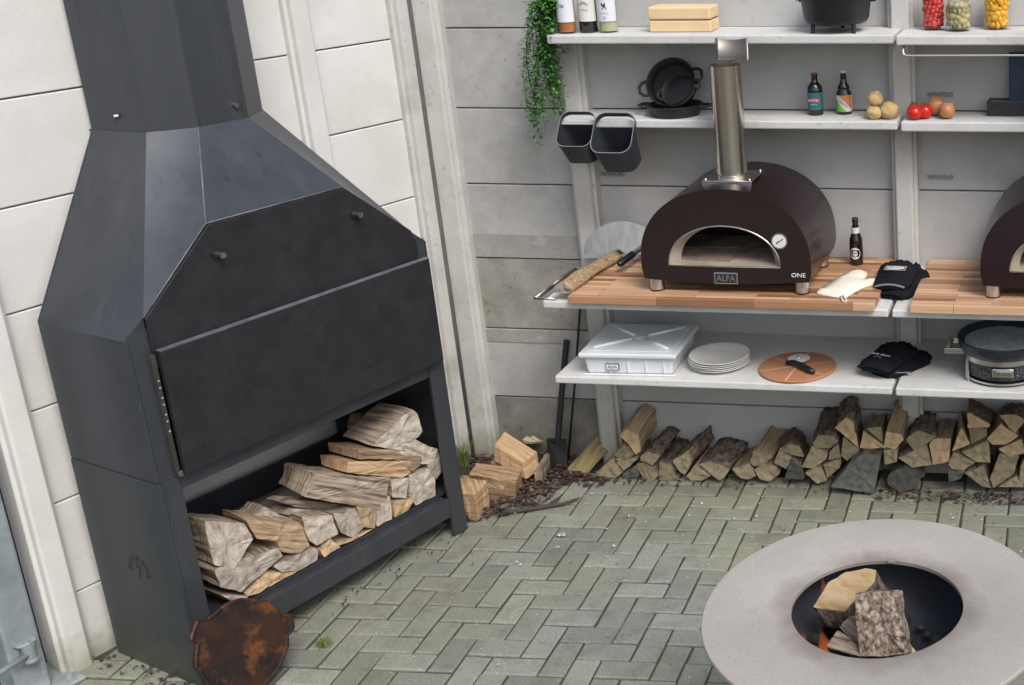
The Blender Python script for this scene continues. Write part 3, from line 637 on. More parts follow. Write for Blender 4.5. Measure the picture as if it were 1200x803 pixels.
# ---------------------------------------------------------------- logs
LOGS=[
('pile','moss',[(-2.517,5.175,0.048),(-2.431,5.175,0.032),(-2.420,5.175,0.013),(-2.439,5.175,0.003),(-2.490,5.175,0.003),(-2.517,5.175,0.026)],(0.070,0.210,0.083)),
('pile','pale',[(-2.240,5.175,0.230),(-2.201,5.175,0.192),(-2.168,5.175,0.133),(-2.140,5.175,0.153),(-2.144,5.175,0.241),(-2.193,5.175,0.269)],(0.011,0.210,0.037)),
('pile','split',[(-2.277,5.175,0.125),(-2.220,5.175,0.186),(-2.173,5.175,0.133),(-2.208,5.175,0.111),(-2.260,5.175,0.109)],(0.000,0.210,0.000)),
('pile','split',[(-2.272,5.175,0.107),(-2.209,5.175,0.110),(-2.154,5.175,0.117),(-2.237,5.175,0.043)],(0.000,0.210,0.000)),
('pile','split',[(-2.380,5.175,0.022),(-2.285,5.175,0.109),(-2.243,5.175,0.034),(-2.281,5.175,0.003),(-2.348,5.175,0.003)],(0.000,0.210,0.000)),
('pile','grey',[(-2.242,5.175,0.025),(-2.181,5.175,0.065),(-2.156,5.175,0.056),(-2.163,5.175,0.018),(-2.194,5.175,0.003),(-2.238,5.175,0.003)],(0.000,0.210,0.000)),
('pile','grey',[(-2.165,5.175,0.086),(-2.134,5.175,0.094),(-2.080,5.175,0.063),(-2.064,5.175,0.030),(-2.085,5.175,0.003),(-2.136,5.175,0.003),(-2.155,5.175,0.039)],(0.000,0.210,0.000)),
('pile','bark',[(-2.146,5.175,0.127),(-2.105,5.175,0.156),(-2.044,5.175,0.138),(-2.087,5.175,0.081),(-2.141,5.175,0.107)],(0.032,0.210,0.028)),
('pile','bark',[(-2.050,5.175,0.105),(-2.000,5.175,0.093),(-1.960,5.175,0.007),(-2.062,5.175,0.003)],(0.025,0.210,0.030)),
('pile','bark',[(-1.987,5.175,0.108),(-1.903,5.175,0.168),(-1.893,5.175,0.098),(-1.936,5.175,0.032),(-1.962,5.175,0.062)],(0.050,0.210,0.036)),
('pile','split',[(-1.927,5.175,0.029),(-1.878,5.175,0.092),(-1.803,5.175,0.039),(-1.846,5.175,0.010),(-1.903,5.175,0.009)],(0.000,0.210,0.000)),
('pile','bark',[(-1.862,5.175,0.096),(-1.807,5.175,0.112),(-1.746,5.175,0.098),(-1.705,5.175,0.077),(-1.757,5.175,0.016)],(0.034,0.210,0.034)),
('pile','split',[(-1.697,5.175,0.080),(-1.611,5.175,0.111),(-1.581,5.175,0.052),(-1.620,5.175,0.027),(-1.657,5.175,0.035)],(0.000,0.210,0.000)),
('pile','split',[(-1.606,5.175,0.117),(-1.586,5.175,0.184),(-1.537,5.175,0.166),(-1.493,5.175,0.151),(-1.541,5.175,0.108),(-1.592,5.175,0.100)],(0.034,0.210,0.036)),
('pile','split',[(-1.586,5.175,0.079),(-1.548,5.175,0.112),(-1.490,5.175,0.107),(-1.469,5.175,0.061),(-1.517,5.175,0.023),(-1.563,5.175,0.033)],(0.000,0.210,0.000)),
('pile','bark',[(-1.464,5.175,0.193),(-1.405,5.175,0.225),(-1.363,5.175,0.213),(-1.342,5.175,0.160),(-1.408,5.175,0.168)],(-0.037,0.210,-0.011)),
('pile','split',[(-1.489,5.175,0.122),(-1.464,5.175,0.189),(-1.403,5.175,0.157),(-1.434,5.175,0.090)],(0.000,0.210,0.000)),
('pile','grey',[(-1.444,5.175,0.039),(-1.405,5.175,0.149),(-1.357,5.175,0.105),(-1.354,5.175,0.039)],(0.000,0.210,0.000)),
('pile','bark',[(-1.299,5.175,0.231),(-1.267,5.175,0.274),(-1.211,5.175,0.274),(-1.173,5.175,0.248),(-1.221,5.175,0.203),(-1.277,5.175,0.209)],(-0.007,0.210,0.052)),
('pile','split',[(-1.357,5.175,0.105),(-1.302,5.175,0.219),(-1.232,5.175,0.188),(-1.237,5.175,0.149),(-1.304,5.175,0.101)],(0.000,0.210,0.000)),
('pile','split',[(-1.227,5.175,0.146),(-1.221,5.175,0.192),(-1.177,5.175,0.236),(-1.167,5.175,0.164)],(0.000,0.210,0.000)),
('pile','split',[(-1.151,5.175,0.268),(-1.076,5.175,0.206),(-1.138,5.175,0.146),(-1.165,5.175,0.175)],(0.000,0.210,0.000)),
('pile','bark',[(-1.189,5.175,0.315),(-1.133,5.175,0.374),(-1.102,5.175,0.353),(-1.080,5.175,0.217)],(-0.016,0.210,0.019)),
('pile','split',[(-1.253,5.175,0.125),(-1.166,5.175,0.160),(-1.172,5.175,0.113),(-1.236,5.175,0.052)],(0.000,0.210,0.000)),
('pile','grey',[(-1.342,5.175,0.075),(-1.297,5.175,0.104),(-1.267,5.175,0.117),(-1.239,5.175,0.041),(-1.286,5.175,0.021)],(0.000,0.210,0.000)),
('pile','dark',[(-1.207,5.110,0.041),(-1.103,5.110,0.180),(-1.046,5.110,0.220),(-0.962,5.110,0.217),(-1.004,5.110,0.020),(-1.158,5.110,0.040)],(0.000,0.210,0.000)),
('pile','split',[(-1.075,5.175,0.217),(-1.055,5.175,0.306),(-0.946,5.175,0.219)],(0.000,0.210,0.000)),
('pile','split',[(-1.040,5.175,0.318),(-0.970,5.175,0.332),(-0.966,5.175,0.249)],(-0.007,0.210,-0.025)),
('pile','split',[(-0.963,5.175,0.226),(-0.947,5.175,0.306),(-0.877,5.175,0.294),(-0.868,5.175,0.265),(-0.907,5.175,0.217)],(0.009,0.210,0.072)),
('pile','split',[(-0.965,5.175,0.211),(-0.897,5.175,0.218),(-0.902,5.175,0.153),(-0.959,5.175,0.135)],(0.000,0.210,0.000)),
('pile','bark',[(-0.857,5.175,0.273),(-0.794,5.175,0.317),(-0.711,5.175,0.294),(-0.817,5.175,0.206)],(-0.015,0.210,0.016)),
('pile','split',[(-0.895,5.175,0.172),(-0.761,5.175,0.246),(-0.738,5.175,0.145),(-0.833,5.175,0.129)],(0.000,0.210,0.000)),
('pile','split',[(-0.747,5.175,0.255),(-0.725,5.175,0.282),(-0.647,5.175,0.285),(-0.658,5.175,0.168),(-0.733,5.175,0.143)],(0.000,0.210,0.000)),
('pile','dark',[(-0.794,5.160,0.074),(-0.805,5.160,0.043),(-0.833,5.160,0.020),(-0.872,5.160,0.010),(-0.911,5.160,0.016),(-0.939,5.160,0.037),(-0.948,5.160,0.066),(-0.937,5.160,0.097),(-0.908,5.160,0.120),(-0.869,5.160,0.130),(-0.831,5.160,0.124),(-0.803,5.160,0.103)],(0.000,0.210,0.000)),
('pile','split',[(-0.643,5.175,0.218),(-0.597,5.175,0.343),(-0.557,5.175,0.259)],(-0.025,0.210,-0.007)),
('pile','bark',[(-0.571,5.175,0.411),(-0.559,5.175,0.416),(-0.464,5.175,0.364),(-0.467,5.175,0.349),(-0.570,5.175,0.339)],(-0.012,0.210,-0.024)),
('pile','split',[(-0.563,5.175,0.336),(-0.481,5.175,0.342),(-0.481,5.175,0.303),(-0.553,5.175,0.261)],(0.000,0.210,0.000)),
('pile','split',[(-0.481,5.175,0.289),(-0.416,5.175,0.366),(-0.335,5.175,0.310),(-0.396,5.175,0.262),(-0.457,5.175,0.263)],(0.000,0.210,0.000)),
('pile','bark',[(-0.426,5.175,0.410),(-0.352,5.175,0.416),(-0.304,5.175,0.389),(-0.352,5.175,0.320)],(0.015,0.210,-0.031)),
('pile','split',[(-0.599,5.175,0.216),(-0.474,5.175,0.278),(-0.466,5.175,0.169),(-0.534,5.175,0.169)],(0.000,0.210,0.000)),
('pile','moss',[(-0.662,5.175,0.148),(-0.637,5.175,0.214),(-0.534,5.175,0.166),(-0.589,5.175,0.125),(-0.645,5.175,0.130)],(0.000,0.210,0.000)),
('pile','grey',[(-0.662,5.175,0.129),(-0.586,5.175,0.118),(-0.604,5.175,0.079),(-0.660,5.175,0.061)],(0.000,0.210,0.000)),
('pile','grey',[(-0.583,5.175,0.110),(-0.499,5.175,0.156),(-0.462,5.175,0.039),(-0.507,5.175,0.045)],(0.000,0.210,0.000)),
('pile','split',[(-0.469,5.175,0.085),(-0.423,5.175,0.216),(-0.335,5.175,0.212),(-0.355,5.175,0.121),(-0.452,5.175,0.040)],(0.000,0.210,0.000)),
('pile','split',[(-0.430,5.175,0.238),(-0.321,5.175,0.295),(-0.304,5.175,0.221),(-0.376,5.175,0.203)],(0.000,0.210,0.000)),
('pile','split',[(-0.328,5.175,0.152),(-0.304,5.175,0.206),(-0.253,5.175,0.201),(-0.259,5.175,0.080),(-0.334,5.175,0.061)],(0.000,0.210,0.000)),
('pile','grey',[(-0.431,5.175,0.045),(-0.348,5.175,0.106),(-0.310,5.175,0.051)],(0.000,0.210,0.000)),
('pile','split',[(-0.304,5.175,0.214),(-0.240,5.175,0.306),(-0.199,5.175,0.248),(-0.233,5.175,0.209)],(0.000,0.210,0.000)),
('pile','bark',[(-0.304,5.175,0.311),(-0.281,5.175,0.379),(-0.213,5.175,0.374),(-0.226,5.175,0.314)],(0.000,0.210,0.000)),
('pile','split',[(-0.252,5.175,0.057),(-0.239,5.175,0.202),(-0.144,5.175,0.161),(-0.156,5.175,0.062)],(0.000,0.210,0.000)),
('stove','grey',[(0.153,-0.050,0.588),(0.295,-0.050,0.504),(0.318,-0.050,0.423),(0.223,-0.050,0.351),(0.156,-0.050,0.407)],(0.0,-0.270,0.0)),
('stove','pale',[(0.303,-0.050,0.511),(0.406,-0.050,0.462),(0.510,-0.050,0.398),(0.532,-0.050,0.281),(0.479,-0.050,0.274),(0.415,-0.050,0.319),(0.402,-0.050,0.375),(0.331,-0.050,0.419)],(0.0,-0.295,0.0)),
('stove','pale',[(0.152,-0.050,0.386),(0.232,-0.050,0.378),(0.409,-0.050,0.340),(0.415,-0.050,0.299),(0.232,-0.050,0.247),(0.162,-0.050,0.310)],(0.0,-0.320,0.0)),
('stove','pale',[(0.252,-0.050,0.218),(0.335,-0.050,0.273),(0.402,-0.050,0.233),(0.473,-0.050,0.206),(0.396,-0.050,0.206),(0.295,-0.050,0.206)],(0.0,-0.270,0.0)),
('stove','grey',[(0.370,-0.050,0.281),(0.553,-0.050,0.266),(0.567,-0.050,0.245),(0.552,-0.050,0.206),(0.476,-0.050,0.206),(0.402,-0.050,0.236)],(0.0,-0.295,0.0)),
('stove','pale',[(0.570,-0.050,0.243),(0.625,-0.050,0.264),(0.659,-0.050,0.206),(0.645,-0.050,0.206),(0.580,-0.050,0.206)],(0.0,-0.320,0.0)),
('stove','grey',[(0.521,-0.050,0.417),(0.647,-0.050,0.360),(0.659,-0.050,0.267),(0.557,-0.050,0.268),(0.532,-0.050,0.306)],(0.0,-0.270,0.0)),
('stove','grey',[(0.373,-0.120,0.476),(0.429,-0.120,0.489),(0.502,-0.120,0.410),(0.557,-0.120,0.364),(0.357,-0.120,0.464)],(0.0,-0.295,0.0)),
('stove','pale',[(0.510,-0.120,0.413),(0.541,-0.120,0.426),(0.739,-0.120,0.312),(0.734,-0.120,0.285),(0.567,-0.120,0.377)],(0.0,-0.320,0.0)),
('stove','grey',[(0.488,-0.120,0.480),(0.529,-0.120,0.474),(0.745,-0.120,0.345),(0.739,-0.120,0.312),(0.561,-0.120,0.419)],(0.0,-0.270,0.0)),
('stove','grey',[(0.156,-0.050,0.280),(0.258,-0.050,0.214),(0.246,-0.050,0.206),(0.201,-0.050,0.220)],(0.0,-0.295,0.0)),
('stove','grey',[(0.605,-0.050,0.565),(0.935,-0.050,0.390),(0.885,-0.050,0.261),(0.556,-0.050,0.482)],(0.0,-0.320,0.0)),
('stove','yellow',[(0.754,-0.050,0.546),(1.045,-0.050,0.417),(1.041,-0.050,0.363),(0.985,-0.050,0.362),(0.746,-0.050,0.501)],(0.0,-0.270,0.0)),
('stove','pale',[(0.809,-0.050,0.575),(0.958,-0.050,0.508),(1.105,-0.050,0.410),(1.093,-0.050,0.370),(1.046,-0.050,0.365),(1.042,-0.050,0.425),(0.802,-0.050,0.535)],(0.0,-0.295,0.0)),
('stove','pale',[(0.881,-0.050,0.560),(1.027,-0.050,0.622),(1.099,-0.050,0.632),(1.118,-0.050,0.602),(1.124,-0.050,0.519),(1.085,-0.050,0.500),(0.958,-0.050,0.512)],(0.0,-0.320,0.0)),
('stove','grey',[(0.958,-0.050,0.512),(1.085,-0.050,0.500),(1.146,-0.050,0.437),(1.193,-0.050,0.407),(1.152,-0.050,0.352),(1.099,-0.050,0.376)],(0.0,-0.270,0.0)),
('stove','pale',[(1.029,-0.050,0.355),(1.130,-0.050,0.344),(1.156,-0.050,0.285),(1.143,-0.050,0.206),(1.039,-0.050,0.206),(1.013,-0.050,0.263)],(0.0,-0.295,0.0)),
('stove','split',[(1.122,-0.050,0.357),(1.196,-0.050,0.396),(1.193,-0.050,0.296),(1.159,-0.050,0.274),(1.145,-0.050,0.309)],(0.0,-0.320,0.0)),
('stove','pale',[(0.935,-0.050,0.381),(1.028,-0.050,0.346),(0.997,-0.050,0.261),(0.930,-0.050,0.299)],(0.0,-0.270,0.0)),
('stove','pale',[(0.935,-0.050,0.274),(1.041,-0.050,0.249),(0.998,-0.050,0.206),(0.922,-0.050,0.206)],(0.0,-0.295,0.0)),
('stove','grey',[(0.849,-0.050,0.281),(0.922,-0.050,0.307),(0.914,-0.050,0.206),(0.837,-0.050,0.206)],(0.0,-0.320,0.0)),
('stove','pale',[(0.758,-0.050,0.344),(0.850,-0.050,0.285),(0.827,-0.050,0.206),(0.775,-0.050,0.239)],(0.0,-0.270,0.0)),
('stove','grey',[(0.652,-0.050,0.363),(0.756,-0.050,0.336),(0.781,-0.050,0.245),(0.734,-0.050,0.206),(0.670,-0.050,0.267)],(0.0,-0.295,0.0)),
('stove','pale',[(0.644,-0.050,0.220),(0.771,-0.050,0.215),(0.828,-0.050,0.206),(0.722,-0.050,0.206)],(0.0,-0.320,0.0)),
('stove','split',[(0.999,-0.200,0.517),(1.044,-0.200,0.578),(1.125,-0.200,0.557),(1.066,-0.200,0.506)],(0.0,-0.270,0.0)),
('ground','yellow',[(-2.825,5.081,0.200),(-2.811,5.166,0.230),(-2.640,5.131,0.150),(-2.677,5.054,0.130)],(0.0,0.0,-0.085)),
('ground','yellow',[(-2.909,4.968,0.100),(-2.933,5.090,0.100),(-2.684,5.046,0.100),(-2.648,4.909,0.100)],(0.0,0.0,-0.097)),
('ground','yellow',[(-2.898,4.847,0.140),(-2.879,4.871,0.140),(-2.748,4.839,0.140),(-2.742,4.705,0.140),(-2.805,4.709,0.140)],(0.0,0.0,-0.137)),
('ground','pale',[(-2.975,5.003,0.075),(-2.811,4.980,0.075),(-2.722,4.973,0.075),(-2.704,4.889,0.075),(-2.793,4.906,0.075)],(0.0,0.0,-0.070)),
('ground','grey',[(-2.862,5.090,0.100),(-2.875,5.184,0.100),(-2.772,5.132,0.100),(-2.708,5.064,0.100)],(0.0,0.0,-0.095)),
('ground','grey',[(-2.628,5.051,0.080),(-2.660,5.237,0.080),(-2.638,5.259,0.080),(-2.609,5.092,0.080)],(0.0,0.0,-0.075)),
('ground','chip',[(-2.826,5.358,0.100),(-2.820,5.425,0.100),(-2.765,5.385,0.100),(-2.708,5.347,0.100),(-2.770,5.327,0.100)],(0.0,0.0,-0.012)),
('fire','pale',[(-0.808,3.118,0.720),(-0.782,3.127,0.761),(-0.750,3.136,0.802),(-0.708,3.144,0.829),(-0.651,3.151,0.840),(-0.620,3.153,0.835),(-0.624,3.148,0.799),(-0.647,3.142,0.772),(-0.683,3.134,0.745),(-0.712,3.125,0.704)],(0.040,0.020,-0.090)),
('fire','bark',[(-0.653,2.998,0.851),(-0.598,3.006,0.857),(-0.535,3.013,0.860),(-0.524,2.989,0.808),(-0.506,2.959,0.743),(-0.492,2.944,0.709),(-0.566,2.932,0.700),(-0.630,2.926,0.700),(-0.647,2.966,0.786)],(0.000,0.065,-0.040)),
('fire','grey',[(-0.732,2.957,0.700),(-0.720,3.045,0.700),(-0.671,3.006,0.700),(-0.624,2.951,0.700),(-0.629,2.922,0.700)],(0.030,0.050,-0.100)),
('fire','grey',[(-0.721,3.073,0.690),(-0.693,3.148,0.690),(-0.650,3.057,0.690),(-0.630,2.978,0.690)],(0.030,0.030,-0.080)),
('fire','pale',[(-0.534,3.014,0.680),(-0.516,3.033,0.680),(-0.482,2.994,0.680),(-0.517,2.974,0.680)],(0.000,0.020,-0.050))]
def make_log(name, pts, off, side, end, seed, rough=.006, bow=.01):
    rnd = random.Random(seed); P = [Vector(p) for p in pts]; off = Vector(off)
    # refine outline
    ring = []
    for i in range(len(P)):
        a, c_ = P[i], P[(i+1) % len(P)]; k = max(1, int((c_-a).length/.013))
        for q in range(k): ring.append(a.lerp(c_, q/k))
    n = len(ring); c = sum(ring, Vector())/n
    # slightly round the corners
    sm = []
    for i in range(n):
        sm.append(ring[i]*.9+(ring[i-1]+ring[(i+1) % n])*.05)
    ring = sm
    nn = Vector()
    for i in range(n): nn += (ring[i]-c).cross(ring[(i+1) % n]-c)
    if nn.dot(off) > 0: ring.reverse()
    steps = max(3, int(off.length/.035)); tw = rnd.uniform(-.09,.09); sc = rnd.uniform(.86,1.04); bowv = Vector((rnd.uniform(-1,1),rnd.uniform(-1,1),rnd.uniform(-.4,1)))*bow
    vs = []; uv = []; per = [0]
    for i in range(n): per.append(per[-1]+(ring[(i+1) % n]-ring[i]).length)
    sd = Vector((seed*3.1, seed*1.7, seed*.9)); ax = off.normalized()
    amp = rough*(1.8 if side == 'side_bark' else 1)
    for s in range(steps+1):
        t = s/steps; q = 1+(sc-1)*t; rot = Matrix.Rotation(tw*t, 3, ax)
        for i in range(n):
            d = rot @ ((ring[i]-c)*q); w_ = c+d+off*t+bowv*math.sin(t*math.pi)
            if 0 < s < steps or True:
                nz = noise.noise(Vector((per[i]*24, t*off.length*6, 0))+sd)+(.75*noise.noise(Vector((per[i]*95, t*off.length*5, 3))+sd) if side != 'side_bark' else .8*noise.noise(Vector((per[i]*70, t*off.length*45, 3))+sd))
                w_ += d.normalized()*nz*amp*(1 if s else .35)
            if s == 0: w_ += ax*noise.noise(d*22+sd)*.008
            if s == steps: w_ += ax*noise.noise(d*22+sd)*.012
            if w_.z < .002 and name != 'x': w_.z = .002
            vs.append(w_)
    fs = []; ms = []; uvs = []
    for s in range(steps):
        for i in range(n):
            j = (i+1) % n; fs.append((s*n+i, s*n+j, (s+1)*n+j, (s+1)*n+i)); ms.append(0)
            L0, L1 = off.length*s/steps, off.length*(s+1)/steps
            uvs.append([(per[i],L0),(per[i+1],L0),(per[i+1],L1),(per[i],L1)])
    # end caps as fans with an uneven centre
    le = max(((P[(i+1) % len(P)]-P[i]) for i in range(len(P))), key=lambda v: v.length)
    e2 = (le-ax*le.dot(ax)).normalized(); e1 = ax.cross(e2)
    flat = le.length > off.length*1.05      # a billet seen side-on: the grain runs along the outline
    if flat:
        uvs = [[(b_, a_) for a_, b_ in us] for us in uvs]
    def cuv(v): q = v-c; return (q.dot(e1), q.dot(e2))
    camp = .012 if side == 'side_barkfire' else .009 if flat else .005
    for s, flip in ((0, True), (steps, False)):
        cc = sum((vs[s*n+i] for i in range(n)), Vector())/n; prev = [s*n+i for i in range(n)]; RN = 5
        for q in range(1, RN+1):
            if q < RN:
                cur = []
                for i in range(n):
                    w_ = vs[s*n+i].lerp(cc, q/RN); loc_ = w_-cc
                    if flat and side != 'side_barkfire': nz = noise.noise(Vector((loc_.dot(e1)*60, loc_.dot(e2)*5, 2))+sd)
                    else: nz = noise.noise(loc_*38+sd)
                    w_ = w_+ax*nz*camp; cur.append(len(vs)); vs.append(w_)
            else:
                k = len(vs); vs.append(cc); cur = [k]*n
            for i in range(n):
                j = (i+1) % n; f = [prev[i], prev[j], cur[j], cur[i]] if not flip else [prev[j], prev[i], cur[i], cur[j]]
                if q == RN: f = [prev[i], prev[j], cur[0]] if not flip else [prev[j], prev[i], cur[0]]
                fs.append(tuple(f)); ms.append(1); uvs.append([cuv(vs[x]) for x in f])
            prev = cur
    me = bpy.data.meshes.new(name); me.from_pydata([tuple(v) for v in vs], [], fs)
    me.materials.append(MATS[side]); me.materials.append(MATS[end])
    ul = me.uv_layers.new(name='UVMap')
    for p, mi, us in zip(me.polygons, ms, uvs):
        p.material_index = mi
        for li, u_ in zip(p.loop_indices, us): ul.data[li].uv = u_
        if mi == 0 and side == 'side_bark': p.use_smooth = True
    bm = bmesh.new(); bm.from_mesh(me); bmesh.ops.recalc_face_normals(bm, faces=bm.faces); bm.to_mesh(me); bm.free()
    return link(name, me)
LTXT = {
 'pile': {'bark': 'bark-covered firewood log stacked in the pile under the lower shelves', 'split': 'brown split firewood log with greenish end in the pile under the shelves',
          'grey': 'weathered grey split log at the foot of the pile under the shelves', 'dark': None, 'moss': None, 'pale': 'pale orange split log on end atop the left end of the shelf woodpile'},
 'stove': {'grey': 'grey weathered split log stacked in the fireplace log store', 'pale': 'pale brown split log stacked in the fireplace log store', 'yellow': 'square-sawn yellow billet on the stack in the fireplace log store', 'split': 'brown split log at the back of the fireplace log store'},
 'ground': {'yellow': 'yellow-brown split log lying in leaf litter by the wall corner', 'pale': 'thin pale split log between two logs in the leaf litter', 'grey': 'half-hidden grey log under the split logs by the wall corner', 'chip': 'cream sliver of wood lying against the concrete wall'},
 'fire': {'pale': None, 'bark': 'bark-covered log standing in the fire bowl', 'grey': 'charred grey split log deep in the fire bowl'}}
GRP = {'pile': 'firewood under the shelves', 'stove': 'firewood in the fireplace log store', 'ground': 'logs in the leaf litter', 'fire': 'logs in the fire bowl'}
cnt = {}
STOVE_BACK = [k+[x[0] for x in LOGS].index('stove') for k in (7,8,9)]
for i, (where, kind, pts, off) in enumerate(LOGS):
    key = (where, kind); cnt[key] = cnt.get(key, 0)+1
    lab = LTXT[where].get(kind)
    if key == ('pile','dark'): lab = 'large dark slab-like log leaning at the front of the shelf woodpile' if cnt[key] == 1 else 'round blackened log end at the bottom of the shelf woodpile'
    if key == ('pile','moss'): lab = 'square yellow-mossed log lying beside the shovel blade' if cnt[key] == 1 else 'green-tinged curved log near the bottom of the shelf woodpile'
    if key == ('fire','pale'): lab = 'pale yellow split log leaning out of the fire bowl' if cnt[key] == 1 else 'small pale wood splinter in the fire bowl ash'
    if where == 'stove':
        pts = [SO+DV*p[0]+NV*p[1]+Vector((0,0,p[2])) for p in pts]; off = NV*off[1]
    end = {'pile': 'end_pile', 'stove': 'end_grey', 'ground': 'end_fresh', 'fire': 'end_fresh'}[where]
    side = 'side_'+kind
    if where == 'pile':
        if kind in ('grey','dark'): end = 'end_dark' if kind == 'dark' or i % 2 else 'end_pile'
        if sum(p[2] for p in pts)/len(pts) > .2 and kind != 'dark': end = 'end_fresh' if i % 3 else 'end_pile'
    if where == 'stove': end = 'end_grey' if kind != 'yellow' else 'end_fresh'; side = side if kind != 'pale' else ('side_pale' if i % 2 else 'side_grey')
    if where == 'stove' and kind == 'pale' and i % 2: end = 'end_fresh'
    if where == 'stove' and len(pts) >= 4 and (max((Vector(a)-Vector(b_)).length for a in pts for b_ in pts) > .3): end = side
    if where == 'ground': end = side
    if where == 'fire' and kind == 'bark': end = side = 'side_barkfire'
    if where == 'fire' and kind == 'pale': end = 'side_cream'; side = 'side_bark'
    if where == 'fire' and kind == 'grey': end = 'side_grey'
    if where == 'ground' and kind == 'chip':
        o = make_log('wood_chip', pts, off, side, end, i+1, .001, 0)
        tag(o, lab, 'wood chip'); continue
    if where == 'stove': off = off*(.34 if cnt[key] and len(pts) == 5 and i in STOVE_BACK else .62)
    o = make_log('firewood_log', pts, off, side, end, i+1, .010 if where == 'stove' else .007, .006 if where != 'ground' else .003)
    cx_ = sum(Vector(p).x for p in pts)/len(pts); cz_ = sum(Vector(p).z for p in pts)/len(pts)
    if where == 'pile' and kind in ('bark','split','grey'):
        row = 'bottom' if cz_ < .085 else 'middle' if cz_ < .2 else 'top'
        ref = 'beside the mossy log' if cx_ < -2.12 else 'below the white box' if cx_ < -1.85 else 'below the stacked plates' if cx_ < -1.5 else 'below the terracotta board' if cx_ < -1.15 else 'below the suede gloves' if cx_ < -.75 else 'below the round grill' if cx_ < -.42 else 'past the round grill'
        look = {'bark': 'bark-covered log', 'split': 'brown split log', 'grey': 'weathered grey split log'}[kind]
        lab = '%s, %s row of the shelf woodpile, %s' % (look, row, ref)
    if where == 'stove' and kind in ('grey','pale'):
        uu = (Vector((cx_, sum(Vector(p).y for p in pts)/len(pts), 0))-SO).dot(DV)
        row = 'bottom' if cz_ < .27 else 'middle' if cz_ < .42 else 'top'
        ref = 'next to the rusty plate' if uu < .33 else 'towards the rusty plate' if uu < .6 else 'mid-stack' if uu < .85 else 'by the corner-side leg'
        lab = '%s split log, %s layer of the log store, %s' % ('grey weathered' if kind == 'grey' else 'pale brown', row, ref)
    if where == 'ground' and kind == 'yellow': lab = ['tilted yellow-brown split log propped on others in the leaf litter', 'flat yellow-brown split log below the tilted one in the litter', 'square-ended yellow-brown log against the fireplace leg'][cnt[key]-1]
    if where == 'ground' and kind == 'grey': lab = ['half-hidden grey log under the tilted split log', 'short grey log beside the shovel blade in the litter'][cnt[key]-1]
    tag(o, lab, 'log', GRP[where])

# ---------------------------------------------------------------- litter, branch, grass, shovel
def litter(name, spots, label, cat, mats):
    rnd = random.Random(11); mb = MB()
    for (x0,x1,y0,y1,n,zmax,smin,smax,ok) in spots:
        for _ in range(n):
            x, y = rnd.uniform(x0,x1), rnd.uniform(y0,y1)
            if ok and not ok(x, y): continue
            s = rnd.uniform(smin,smax); a = rnd.uniform(0,6.28); asp = rnd.uniform(.25,.8); z = .004+rnd.random()**2*zmax
            ca, sa = math.cos(a), math.sin(a); cv = rnd.uniform(-.2,.5)*s; tz = rnd.uniform(-.35,.35)
            pts = []
            for (px_, py_, pz_) in ((-1,0,0),(-.4,-asp,cv),(.5,-asp*.8,cv),(1,0,0),(.4,asp,cv*.7),(-.5,asp*.8,cv*.7),(0,0,-.1*cv)):
                X, Y = px_*s, py_*s; pts.append((x+X*ca-Y*sa, y+X*sa+Y*ca, max(.002, z+pz_*.6+X*tz+.004)))
            mb.add(pts, [(6,k,(k+1) % 6) for k in range(6)], mats[rnd.randrange(len(mats))])
    o = mb.build(name); o['kind'] = 'stuff'; tag(o, label, cat); return o
LM = ['litter0','litter1','litter2','litter3','litter1','litter0']
LPOLY = [(-2.80,4.70),(-2.63,4.78),(-2.52,4.90),(-2.49,5.08),(-2.44,5.14),(-2.42,5.36),(-2.95,5.36),(-3.1,5.33),(-2.86,4.85)]
def corner_ok(x, y):
    c = False
    for i in range(len(LPOLY)):
        (x0,y0),(x1,y1) = LPOLY[i-1], LPOLY[i]
        if (y0 > y) != (y1 > y) and x < (x1-x0)*(y-y0)/(y1-y0)+x0: c = not c
    return c
litter('leaf_litter', [(-3.1,-2.3,4.7,5.36,3000,.03,.006,.019,corner_ok),(-2.45,.2,5.12,5.19,150,.008,.005,.013,None),(-1.0,-.25,5.08,5.185,190,.02,.006,.016,None),
    (-2.5,-2.3,5.08,5.18,60,.02,.008,.022,None)],
    'brown dead leaves and bark flakes heaped by the woodpiles', 'leaf litter', LM)
litter('dirt_and_crumbs', [(-3.4,-2.78,3.5,4.75,420,.003,.003,.009,lambda x, y: abs((Vector((x,y,0))-SO).dot(NV)+.03) < .09),(-3.72,-3.15,3.36,3.68,260,.004,.004,.012,lambda x, y: (Vector((x,y,0))-SO).dot(DV) < -.01 and (Vector((x,y,0))-SO).dot(DV) > -.10)], 'dark crumbs and bark bits along the foot of the fireplace', 'dirt', ['litter1','soil','litter0'])
litter('wood_specks', [(-2.7,.3,4.35,5.1,230,.001,.0025,.0075,None),(-3.0,-.6,3.5,4.4,70,.001,.002,.005,None)], 'scattered white wood specks on the paving', 'specks', ['speck_white','label_cream','litter3'])
so_ = MB()
rnd = random.Random(5)
sv = []; N = 20
for i in range(N+1):
    for j in range(N+1):
        x = -3.12+.85*i/N; y = 4.72+.68*j/N; hgt = .028*max(0, noise.noise(Vector((x*5,y*5,0)))+.55)
        inside = y-(4.74+(x+2.95)*.78)
        sv.append((x, y, -.014+max(0, min(1, inside*5))*hgt+ (0 if inside > 0 else -.02)))
so_.add(sv, [(i*(N+1)+j,(i+1)*(N+1)+j,(i+1)*(N+1)+j+1,i*(N+1)+j+1) for i in range(N) for j in range(N)], 'soil')
o = so_.build('soil', smooth=True); o['kind'] = 'structure'
